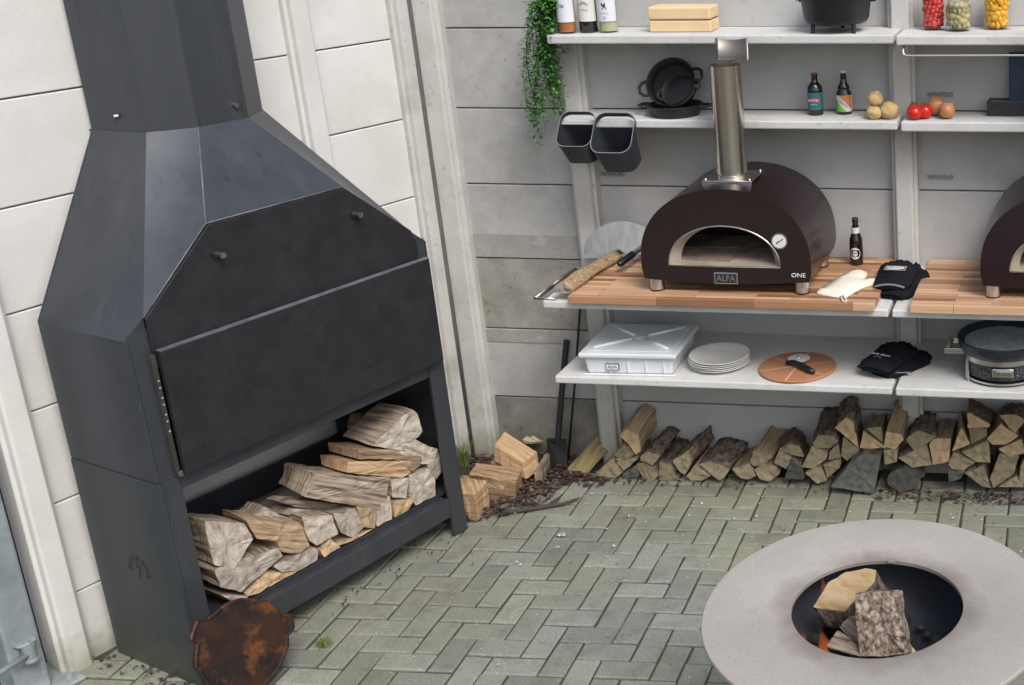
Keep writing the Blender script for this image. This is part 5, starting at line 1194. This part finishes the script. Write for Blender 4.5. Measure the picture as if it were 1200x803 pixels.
b = MB(); b.tube([(-.236,-.055,.125),(-.236,.055,.125)], .014, 'wood_handle', 8); hd = b.build('side_handle', gr, .003)
for y in (-.06,.06): MB().box((-.25,y-.009,.112),(-.165,y+.009,.135), 'polished').build('handle_bracket', hd, .002)
b = MB()
for k in range(-12, 13):
    c_ = k*.0135; h_ = math.sqrt(max(0,.168**2-c_**2)); 
    if h_ > .02: b.box((c_-.0018,-h_,.150),(c_+.0018,h_,.1525), 'galv'); b.box((-h_,c_-.0018,.1527),(h_,c_+.0018,.155), 'galv')
b.build('grill_mesh', gr)

# ---------------------------------------------------------------- upper shelf things
# buckets hung on the shelf edge
def bucket(label, loc, rz):
    t = thing('hanging_bucket', label, 'bucket', loc, rz, 'hanging buckets')
    def rr(w, d, r=.03, n=6):
        pts = []
        for cx, cy, a0 in ((w/2-r,d/2-r,0),(-w/2+r,d/2-r,90),(-w/2+r,-d/2+r,180),(w/2-r,-d/2+r,270)):
            for k in range(n+1): a = R(a0+90*k/n); pts.append((cx+r*math.cos(a), cy+r*math.sin(a)))
        return pts
    # sloping collar: high at the back where it hooks over the shelf, low at the front
    W_, D_ = .165, .14; o_ = rr(W_, D_); i_ = rr(W_-.010, D_-.010, .026); lo = rr(W_*.80, D_*.78, .028); li = rr(W_*.80-.01, D_*.78-.01, .024); n = len(o_)
    top = lambda p: -.055+.105*((p[1]+D_/2)/D_)
    b = MB(); vs = [(x,y,-.16) for x, y in lo]+[(x,y,top((x,y))) for x, y in o_]
    b.add(vs, [(k,(k+1) % n,n+(k+1) % n,n+k) for k in range(n)]+[tuple(reversed(range(n)))], 'bucket')
    vs = [(x,y,-.155) for x, y in li]+[(x,y,top((x,y))) for x, y in i_]
    # back wall opening: the inside stops below the hook slot
    b.add(vs, [(k,(k+1) % n,n+(k+1) % n,n+k) for k in range(n) if not (i_[k][1] > D_/2-.02 and i_[(k+1) % n][1] > D_/2-.02)]+[tuple(range(n))], 'bucket')
    b.build('tub', t, smooth=True, autosmooth=50)
    b = MB(); vs = [(x,y,top((x,y))+.001) for x, y in o_]+[(x,y,top((x,y))+.001) for x, y in i_]; b.add(vs, [(k,(k+1) % n,n+(k+1) % n,n+k) for k in range(n)], 'rim_grey'); b.build('rim', t)
    return t
def bucket2(label, loc, s):
    # a square tub whose mouth slopes towards the viewer and whose back edge is a bail hooked over the shelf
    t = thing('hanging_bucket', label, 'bucket', loc, 0, 'hanging buckets')
    n_ = 6
    def rr(w, h, r):
        pts = []
        for cx, cz, a0 in ((w/2-r,h/2-r,0),(-w/2+r,h/2-r,90),(-w/2+r,-h/2+r,180),(w/2-r,-h/2+r,270)):
            for k in range(n_+1): a = R(a0+90*k/n_); pts.append((cx+r*math.cos(a), cz+r*math.sin(a)))
        return pts
    F = rr(.165*s, .175*s, .042*s); Fi = rr(.158*s, .168*s, .040*s); B = rr(.132*s, .12*s, .035*s); Bi = rr(.124*s, .112*s, .032*s); n = len(F)
    tilt_ = R(-52)
    def plane(p, c, ti): return (p[0], c[1]-p[1]*math.sin(ti)*-1*0+p[1]*math.cos(R(90)+ti)*-1, c[2]+p[1]*math.sin(R(90)+ti))
    Fc, Bc = (0,0,0), (.012*s,.045*s,-.135*s)
    fo = [(p[0], p[1]*math.sin(R(38)), p[1]*math.cos(R(38))) for p in F]; fi = [(p[0], p[1]*math.sin(R(38)), p[1]*math.cos(R(38))) for p in Fi]
    bo = [(Bc[0]+p[0], Bc[1]+p[1]*math.sin(R(72)), Bc[2]+p[1]*math.cos(R(72))) for p in B]; bi = [(Bc[0]+p[0], Bc[1]+p[1]*math.sin(R(72)), Bc[2]+p[1]*math.cos(R(72))+.006) for p in Bi]
    cut = .020*s      # above this line on the mouth plane only the bail remains
    cl_ = lambda P_: [(p[0], min(p[1], cut)*math.sin(R(38))+(.006*s if p[1] > cut else 0), min(p[1], cut)*math.cos(R(38))) for p in P_]
    co, ci = cl_(F), cl_(Fi)
    b = MB(); b.add(co+bo, [(k,(k+1) % n,n+(k+1) % n,n+k) for k in range(n)]+[tuple(n+k for k in range(n))], 'bucket')
    b.add(ci+bi, [(k,(k+1) % n,n+(k+1) % n,n+k) for k in range(n)]+[tuple(n+k for k in range(n))], 'bucket')
    b.build('tub', t, smooth=True, autosmooth=50)
    # rim / bail all the way round: a flat band with thickness
    dn = Vector((0,-math.cos(R(38)),math.sin(R(38))))*.0
    b = MB(); off = Vector((0,.012,-.016))*s; fb = [tuple(Vector(p)+off) for p in fo]; fbi = [tuple(Vector(p)+off) for p in fi]
    vs = fo+fi+fb+fbi; fs = []; ms = []
    b.add(fo+fi, [(k,(k+1) % n,n+(k+1) % n,n+k) for k in range(n)], 'rim_grey')
    b.add(fo+fb, [(k,(k+1) % n,n+(k+1) % n,n+k) for k in range(n)], 'bucket'); b.add(fi+fbi, [(k,(k+1) % n,n+(k+1) % n,n+k) for k in range(n)], 'bucket')
    b.build('rim', t)
    return t
bucket2('black metal bucket hung on the shelf end beside the trailing plant', (-2.255,5.085,1.735), .98)
bucket2('larger black metal bucket hung between its twin and the cast-iron pans', (-2.085,5.075,1.722), 1.12)
# cast-iron pans
def pan(label, loc, r, h, tilt_, rz, fl=.82):
    t = thing('skillet', label, 'skillet', loc, 0, None); t.rotation_euler = (tilt_[0], tilt_[1], rz)
    b = MB(); b.lathe([(0,0),(r*fl,0),(r*.87,.004),(r,h),(r*1.02,h+.002),(r*1.0,h+.004),(r*.95,h),(r*.83,.009),(0,.009)], 'iron', segs=40); b.build('pan_body', t, smooth=True, autosmooth=50)
    for s_ in (-1,1):
        b = MB(); pth = [(s_*r*.97, -r*.30, h-.006),(s_*r*1.17,-r*.27,h-.004),(s_*r*1.30,-r*.14,h-.002),(s_*r*1.30,r*.14,h-.002),(s_*r*1.17,r*.27,h-.004),(s_*r*.97,r*.30,h-.006)]
        b.tube(pth, .007, 'iron', 8); b.build('loop_handle', t, smooth=True)
    return t
pan('low cast-iron skillet lying flat under two others', (-1.865,5.27,ZM+.001), .122, .046, (0,0), 0)
pan('large cast-iron skillet propped upright in the flat one', (-1.880,5.325,ZM+.122), .112, .045, (R(58),R(-14),0), R(4))
pan('small cast-iron skillet propped inside the large one', (-1.828,5.275,ZM+.098), .080, .035, (R(55),R(-16),0), R(-6))
sk = [o for o in bpy.data.objects if o.name.startswith('skillet')]
# beers
t = beer('beer_bottle', 'stubby dark beer bottle with teal label and red cap', (-1.236,5.30,ZM), [(0,0),(.031,0),(.034,.006),(.034,.108),(.031,.125),(.018,.142),(.0135,.150),(.0135,.170),(.015,.172),(.015,.178),(0,.178)], 'bottle_dark', (.026,.102,.0345), 'label_teal', 'cap_red')
text('lettering', 'HOMEL', .015, (0,-.0356,.068), (R(90),0,0), 'white_paint', t, .0003); text('lettering', 'BELGIAN', .007, (0,-.0356,.051), (R(90),0,0), 'label_cream', t, .0003)
b = MB(); wrap_label(b, .0349, .061, .0765, FRONT-.75, FRONT+.75, 'ink_red', 10); b.build('label_band', t, smooth=True)
wb = beer('beer_bottle', 'stepped dark beer bottle with orange and green label', (-1.113,5.325,ZM), [(0,0),(.031,0),(.034,.006),(.034,.085),(.0335,.095),(.025,.106),(.0265,.116),(.0265,.122),(.019,.132),(.0165,.140),(.0135,.152),(.013,.178),(.0145,.180),(.0145,.186),(0,.186)], 'bottle_brown', (.014,.086,.0345), 'white_paint', 'cap_white')
def label_poly(pts, r, mname, name, parent):
    b = MB(); vs = [(r*math.sin(x/r), -r*math.cos(x/r), z) for x, z in pts]; b.add(vs, [tuple(range(len(vs)))], mname); return b.build(name, parent)
def strip_poly(f0, f1, x0, x1, r, mname, name, parent, n=12):
    b = MB(); vs = []
    for k in range(n+1):
        x = x0+(x1-x0)*k/n; vs += [(r*math.sin(x/r), -r*math.cos(x/r), f0(x)), (r*math.sin(x/r), -r*math.cos(x/r), f1(x))]
    b.add(vs, [(2*k,2*k+2,2*k+3,2*k+1) for k in range(n)], mname); return b.build(name, parent)
strip_poly(lambda x: max(.014,min(.086,.066-1.0*x)), lambda x: .0855, -.03,.045,.0349,'label_orange','label_orange_field', wb)
strip_poly(lambda x: .0145, lambda x: max(.0145,min(.086,.032-1.0*x)), -.045,.02,.0349,'label_green','label_green_field', wb)
text('lettering', 'VEDETT', .0145, (0,-.0360,.050), (R(90),R(42),0), 'ink', wb, .0003)
# potatoes
def veg(name, label, cat, loc, r, mname, sc, amp, seed, group=None):
    b = MB(); b.ball((0,0,0), r, mname, 20, 14, sc, amp, 1.6, seed); o = b.build(name, None, smooth=True); o.location = loc; o.rotation_euler = (0,0,seed*1.3); return tag(o, label, cat, group)
veg('potato', 'potato resting on top of two others at the shelf end', 'potato', (-.955,5.232,ZM+.083), .037, 'potato', (1.08,.9,.9), .19, 1)
veg('potato', 'smaller potato below, beside the stepped beer bottle', 'potato', (-.960,5.205,ZM+.029), .034, 'potato', (1.08,.95,.86), .19, 2)
veg('potato', 'large potato below, next to the shelf gap', 'potato', (-.893,5.215,ZM+.037), .040, 'potato', (1.02,.95,.96), .18, 3)
def tomato(label, loc, r, seed):
    t = thing('tomato', label, 'tomato', loc, seed)
    b = MB(); b.ball((0,0,0), r, 'tomato', 22, 14, (1,1,.92), .05, 1.4, seed); b.build('fruit', t, smooth=True)
    b = MB(); 
    for k in range(5):
        a = k*1.256+seed; b.tube([(0,0,r*.88),(.011*math.cos(a),.011*math.sin(a),r*.96),(.022*math.cos(a),.022*math.sin(a),r*.80)], [.0035,.0025,.0008], 'tomato_stem', 5)
    b.tube([(0,0,r*.85),(.004,.002,r*1.2)], .003, 'tomato_stem', 6); b.build('calyx', t)
tomato('red tomato in front of its two neighbours by the shelf gap', (-.782,5.20,ZM+.031), .034, 1)
tomato('red tomato touching the onions', (-.742,5.225,ZM+.032), .035, 2)
tomato('red tomato mostly hidden behind the others with its dry calyx showing', (-.792,5.255,ZM+.030), .032, 3)
def onion(label, loc, r, seed):
    t = thing('onion', label, 'onion', loc, seed); b = MB()
    b.lathe([(0,-r*.95),(r*.3,-r*.92),(r*.72,-r*.68),(r*.97,-r*.2),(r,.0),(r*.93,r*.35),(r*.68,r*.72),(r*.32,r*.95),(r*.13,r*1.08),(r*.08,r*1.25),(0,r*1.28)], 'onion', segs=26); b.build('bulb', t, smooth=True)
    b = MB(); 
    for k in range(7): b.tube([(0,0,-r*.93),(.006*math.cos(k),.006*math.sin(k),-r*1.0)], .0008, 'twig', 4)
    b.build('roots', t); t.rotation_euler = (R(70 if seed == 1 else 40),0,seed)
onion('brown onion behind the other, next to the tomatoes', (-.703,5.29,ZM+.044), .042, 1)
onion('brown onion in front of the other, next to the tomatoes', (-.646,5.225,ZM+.036), .035, 2)
# tray and blue board
ty = thing('tray', 'black shallow tray with tan lining on the upper shelf', 'tray', (-.28,5.335,ZM))
b = MB(); b.box((-.20,-.05,.0),(.20,.05,.008), 'iron'); b.build('bottom', ty, .002)
for lo, hi in (((-.2,-.05,.008),(.2,-.043,.062)),((-.2,.043,.008),(.2,.05,.062)),((-.2,-.043,.008),(-.193,.043,.062)),((.193,-.043,.008),(.2,.043,.062))): MB().box(lo, hi, 'iron').build('rim_wall', ty, .0015)
b = MB(); b.box((-.1925,-.0425,.0085),(.1925,.0425,.056), 'leather'); b.build('lining', ty)
bo = MB().box((-.39,5.345,ZM+.042),(-.16,5.36,2.03), 'board_blue').build('blue_board', None, .003); tag(bo, 'navy blue board standing upright in the tray', 'board')
text('lettering', 'GUSTO', .03, (-.285,5.3445,1.965), (R(90),0,0), 'ink', bo, .0006)
b = MB()
for k in range(5): b.tube([(-.33+.018*k,5.3446,1.90),(-.31+.018*k,5.3446,1.935-.012*(k % 2)),(-.30+.018*k,5.3446,1.90)], .0018, 'ink', 5)
for k in range(3): b.tube([(-.33,5.3446,1.885-.008*k),(-.24,5.3446,1.885-.008*k)], .0015, 'ink', 5)
b.build('emblem', bo)

# ---------------------------------------------------------------- top shelf things
def wine(label, loc, liquid, lab, r, h0, liq_h, glassm):
    t = thing('wine_bottle', label, 'wine bottle', loc)
    pr = [(0,.004),(r*.5,.012),(r*.80,.004),(r*.93,0),(r,.006),(r,.195),(r*.92,.215),(r*.6,.24),(.0165,.26),(.014,.275),(.014,.308),(.0165,.309),(.0165,.322),(.013,.323)]
    b = MB(); b.lathe(pr, glassm, segs=32); b.build('glass', t, smooth=True, autosmooth=60)
    if liquid:
        q = r-.0035; b = MB(); b.lathe([(0,.016),(q*.5,.019),(q*.8,.009),(q*.97,.008),(q,.012),(q,.195),(q*.9,.214),(q*.56,.238),(.012,.26),(.011,liq_h),(0,liq_h)], liquid, segs=32); b.build('wine', t, smooth=True, autosmooth=60)
    b = MB(); wrap_label(b, r+.0006, .05, .155, FRONT-1.35, FRONT+1.35, lab, 24); b.build('label', t, smooth=True)
    return t, r
mat('foil_orange', (.45,.14,.06), None, 6, .35)
t, r = wine('rose wine bottle with white label at the shelf end by the plant', (-2.287,5.185,ZT), 'wine_rose', 'label_white', .0385, 0, .275, 'glass_bottle')
curved_disc(.0394, .118, .010, 'ink_grey', 'emblem', t, 1, .8)
t, r = wine('dark red wine bottle with cream label between two clear ones', (-2.203,5.215,ZT), None, 'label_cream', .0395, 0, .27, 'bottle_dark')
text('lettering', 'CHATEAU', .011, (0,-.0408,.125), (R(90),0,0), 'ink_grey', t, .0003); text('lettering', 'LE PRINCE', .0085, (0,-.0408,.10), (R(90),0,0), 'ink_grey', t, .0003)
b = MB(); b.tube([(-.022,-.0365,.118),(-.012,-.0400,.128),(0,-.0412,.135),(.012,-.0400,.128)], .0012, 'ink_grey', 5); b.build('emblem', t)
t, r = wine('white wine bottle whose white label bears a black horse', (-2.113,5.215,ZT), 'wine_white', 'label_white', .0405, 0, .27, 'glass_bottle')
hp = [(-.010,.118),(-.004,.122),(-.002,.112),(.004,.118),(.006,.123),(.008,.116),(.007,.108),(.010,.098),(.013,.092),(.010,.0925),(.005,.101),(.002,.104),(-.002,.094),(-.006,.091),(-.0045,.097),(-.003,.106),(-.008,.110)]
label_poly([(x*1.15, z+.008) for x, z in hp], .0416, 'ink', 'horse_emblem', t)
text('lettering', 'PURO CAVALLO', .006, (0,-.0418,.085), (R(90),0,0), 'ink_grey', t, .0003)
curved_disc(.0414, .066, .0065, 'ink_blue', 'seal', t); curved_disc(.0416, .067, .004, 'label_white', 'seal_centre', t)
# two-part cream block
bl = thing('stone_block', 'cream two-part salt box beside the wine bottles', 'box', (-1.79,5.20,ZT), R(1))
MB().box((-.135,0,.001),(.137,.13,.050), 'cream_stone').build('base', bl, .006, 3)
MB().box((-.138,-.003,.054),(.138,.133,.108), 'cream_stone').build('lid', bl, .009, 3)
MB().box((-.13,.005,.0495),(.132,.125,.0545), 'litter2').build('joint_strip', bl)
bl['label'] = 'cream two-piece block box beside the wine bottles'
# dutch oven
do = thing('dutch_oven', 'black three-legged cast-iron dutch oven on the top shelf', 'dutch oven', (-1.112,5.235,ZT))
b = MB(); b.lathe([(0,.035),(.11,.035),(.128,.042),(.138,.06),(.148,.135),(.153,.140),(.153,.148),(.140,.148),(.132,.06),(0,.05)], 'iron', segs=48); b.build('pot', do, smooth=True, autosmooth=50)
b = MB(); b.lathe([(.157,.1485),(.157,.158),(.13,.168),(.05,.178),(0,.18)], 'iron', segs=48); b.build('lid', do, smooth=True, autosmooth=50)
b = MB(); b.tube([(-.03,0,.178),(-.03,0,.20),(.03,0,.20),(.03,0,.178)], .007, 'iron', 8); b.build('lid_handle', do)
for a in (R(222), R(318), R(90)):
    x, y = .115*math.cos(a), .115*math.sin(a); b = MB(); b.tube([(x,y,.05),(x*1.02,y*1.02,0)], [.012,.008], 'iron', 10); b.build('leg', do, smooth=True, autosmooth=50)
for s_ in (-1,1): b = MB(); b.box((s_*.145-.012,-.02,.125),(s_*.145+.025*s_ if s_ > 0 else s_*.145+.012,.02,.138), 'iron'); b.build('bail_ear', do, .002)
b = MB(); b.tube([(-.168,0,.13),(-.175,-.02,.15),(-.172,-.04,.152)], .003, 'iron', 6); b.tube([(-.168,0,.13)]+[(.168*math.cos(R(180-18*k)),.10*math.sin(R(18*k)),.13+.02*math.sin(R(18*k))) for k in range(1,11)], .003, 'iron', 6); b.build('bail', do)
# preserve jars
def jar(label, loc, r, h, mname, kind, seed, lidh=True):
    t = thing('preserve_jar', label, 'jar', loc); rnd = random.Random(seed)
    b = MB(); b.lathe([(0,.0),(r*.85,.0),(r,.012),(r,h*.80),(r*.93,h*.88),(r*.78,h*.93),(r*.78,h)], 'glass_clear', segs=36); b.build('glass', t, smooth=True, autosmooth=60)
    b = MB(); z = .008; 
    while z < h*.82:
        for k in range(11):
            a = 2*math.pi*k/11+z*40; q = r*.70*rnd.uniform(.88,1.02); s_ = r*rnd.uniform(.22,.32)
            if kind == 'slice': b.ball((q*math.cos(a),q*math.sin(a),z+rnd.uniform(0,.012)+.012), s_*1.15, mname, 10, 6, (1,1,.9) if rnd.random() < .5 else (.6,1,1), .15, 2, k+seed)
            else: b.ball((q*math.cos(a),q*math.sin(a),z+rnd.uniform(0,.010)+.012), s_, mname, 9, 6, (rnd.uniform(.7,1),rnd.uniform(.7,1),rnd.uniform(.8,1.2)), .35, 2, k+seed)
        z += r*.36
    b.lathe([(0,.008),(r*.62,.008),(r*.62,h*.82),(0,h*.82)], mname, segs=16); b.build('preserves', t, smooth=True)
    b = MB(); b.lathe([(r*.82,h*.955),(r*.84,h*.99),(r*.80,h+.012),(r*.6,h+.018),(0,h+.02)], 'glass_clear', segs=32); b.build('lid', t, smooth=True)
    b = MB(); b.lathe([(r*.80,h*.945),(r*.83,h*.95),(r*.80,h*.957)], 'polished', segs=32); b.tube([(r*.82,0,h*.95),(r*.9,0,h*.87),(r*.9,0,h*.72)], .0018, 'polished', 5); b.build('wire_bail', t, smooth=True)
jar('glass jar of red pickled pieces beside the olive-coloured jar', (-.705,5.285,ZT), .050, .20, 'jar_red', 'chunk', 3)
jar('small glass jar of olive-brown pickled slices', (-.593,5.245,ZT), .054, .128, 'jar_olive', 'slice', 5)
jar('glass jar of yellow pickled pieces', (-.437,5.30,ZT), .057, .18, 'jar_yellow', 'slice', 9)
# trailing plant
pl = thing('trailing_plant', 'green trailing plant hanging over the top shelf end', 'plant', (-2.385,5.22,ZT))
rnd = random.Random(21); lv = MB(); stm = MB()
b = MB(); b.lathe([(0,0),(.035,0),(.045,.07),(.041,.07),(.034,.008),(0,.008)], 'label_white', (.045,.06,.001), 24); b.build('pot', pl, smooth=True, autosmooth=40)
leafshape = [(0,0,0),(.32,.36,.08),(.75,.28,.04),(1,0,-.08),(.75,-.28,.04),(.32,-.36,.08)]
def strand(a, out, drop, y0, n):
    path = []
    for k in range(n+1):
        t = k/n; x = .02-out*min(1, t*2.2)**.8-.02*math.sin(t*5+a)-.022*t*rnd.uniform(.5,1.2); y = y0+.02*math.sin(t*4+a*2)+rnd.uniform(-.003,.003)
        z = .10-.02*t+(.05*math.sin(min(1,t*2.2)*math.pi))*.9-drop*max(0,t-.16)**.95*1.19; path.append(Vector((x,y,z)))
    stm.tube(path, [.0022*(1-.6*i/n) for i in range(n+1)], 'stem_green', 5)
    for i in range(n):
        for q in range(6):
            base = path[i].lerp(path[i+1], q/5); az = rnd.uniform(0,6.28); el = rnd.uniform(-.9,.5); s_ = rnd.uniform(.011,.022)
            tw_ = rnd.uniform(.01,.032)
            d = Vector((math.cos(az)*math.cos(el), math.sin(az)*math.cos(el), math.sin(el))); side = d.cross(Vector((0,0,1))).normalized(); nn = side.cross(d)
            b0 = base+d*tw_*rnd.random()
            lv.add([tuple(b0+d*(p[0]*s_)+side*(p[1]*s_)+nn*(p[2]*s_)) for p in leafshape], [(0,1,2,3),(0,3,4,5)], 'leaf_green')
for k in range(10): strand(k*.7, rnd.uniform(.00,.06), rnd.uniform(.30,.50), rnd.uniform(-.08,.03), 24)
for k in range(5): strand(k*1.1, rnd.uniform(.07,.12), rnd.uniform(.44,.60), rnd.uniform(-.09,.0), 28)
for k in range(14): strand(k*.9, rnd.uniform(-.03,.05), rnd.uniform(.12,.30), rnd.uniform(-.08,.05), 16)
for k in range(7): strand(k*1.9, rnd.uniform(-.06,.02), rnd.uniform(-.12,.03), rnd.uniform(-.05,.05), 14)
lv.build('foliage', pl); stm.build('stems', pl, smooth=True)

# ---------------------------------------------------------------- fire ring
fr_ = thing('fire_ring', 'round steel fire bowl with broad grey cooking plate', 'fire bowl', (-.595,3.022,0))
RO, RI, ZR = .492, .243, .80
b = MB(); b.lathe([(RI,ZR-.012),(RI,ZR-.001),(RI+.002,ZR),(RO-.002,ZR+.001),(RO,ZR-.001),(RO,ZR-.011),(RO-.002,ZR-.012)], 'plate_steel', segs=128, closed=True); b.build('cooking_plate', fr_, smooth=True, autosmooth=40)
b = MB(); b.lathe([(.40,ZR-.013),(.40,ZR-.03),(.34,.62),(.22,.52),(.0,.50)], 'bowl_steel', segs=64); b.lathe([(.408,ZR-.013),(.408,ZR-.03),(.35,.61),(.23,.50),(.0,.485)], 'bowl_steel', segs=64); b.build('bowl', fr_, smooth=True, autosmooth=50)
b = MB(); b.lathe([(.17,.49),(.15,.30),(.20,.02),(.24,.0),(0,.0)], 'steel', segs=40); b.build('pedestal', fr_, smooth=True, autosmooth=50)
b = MB(); rnd = random.Random(8)
for k in range(150):
    a, q = rnd.uniform(0,6.28), .27*math.sqrt(rnd.random()); b.ball((q*math.cos(a),q*math.sin(a),.515+.16*(q/.27)**2*.5), rnd.uniform(.012,.028), 'ash', 7, 5, (1,1,.7), .4, 3, k)
o = b.build('embers', fr_); o['kind'] = 'stuff'
MB().box((-.012,RI-.012,ZR-.004),(.012,RI+.006,ZR+.004), 'plate_steel').build('lug', fr_, .002)
def flame(label, loc, h, r, rz):
    b = MB(); prof = [(0,0),(r*.8,h*.12),(r,h*.3),(r*.75,h*.55),(r*.35,h*.82),(0.001,h)]
    vs = []; N = 10
    for i, (rr_, z) in enumerate(prof):
        for k in range(N):
            a = 2*math.pi*k/N; vs.append((rr_*math.cos(a)+.25*r*math.sin(z/h*4), rr_*.6*math.sin(a), z))
    b.add(vs, [(i*N+k,i*N+(k+1) % N,(i+1)*N+(k+1) % N,(i+1)*N+k) for i in range(len(prof)-1) for k in range(N)], 'flame')
    o = b.build('flame', None, smooth=True); o.location = loc; o.rotation_euler = (0,0,rz); tag(o, label, 'flame')
flame('small orange flame between the logs in the fire bowl', (-.765,3.045,.60), .10, .022, .3)
flame('thin orange flame against the bowl wall behind the pale log', (-.80,3.23,.64), .12, .016, -.4)
flame('faint orange flame low at the bowl wall below the pale log', (-.835,3.09,.58), .08, .014, .8)
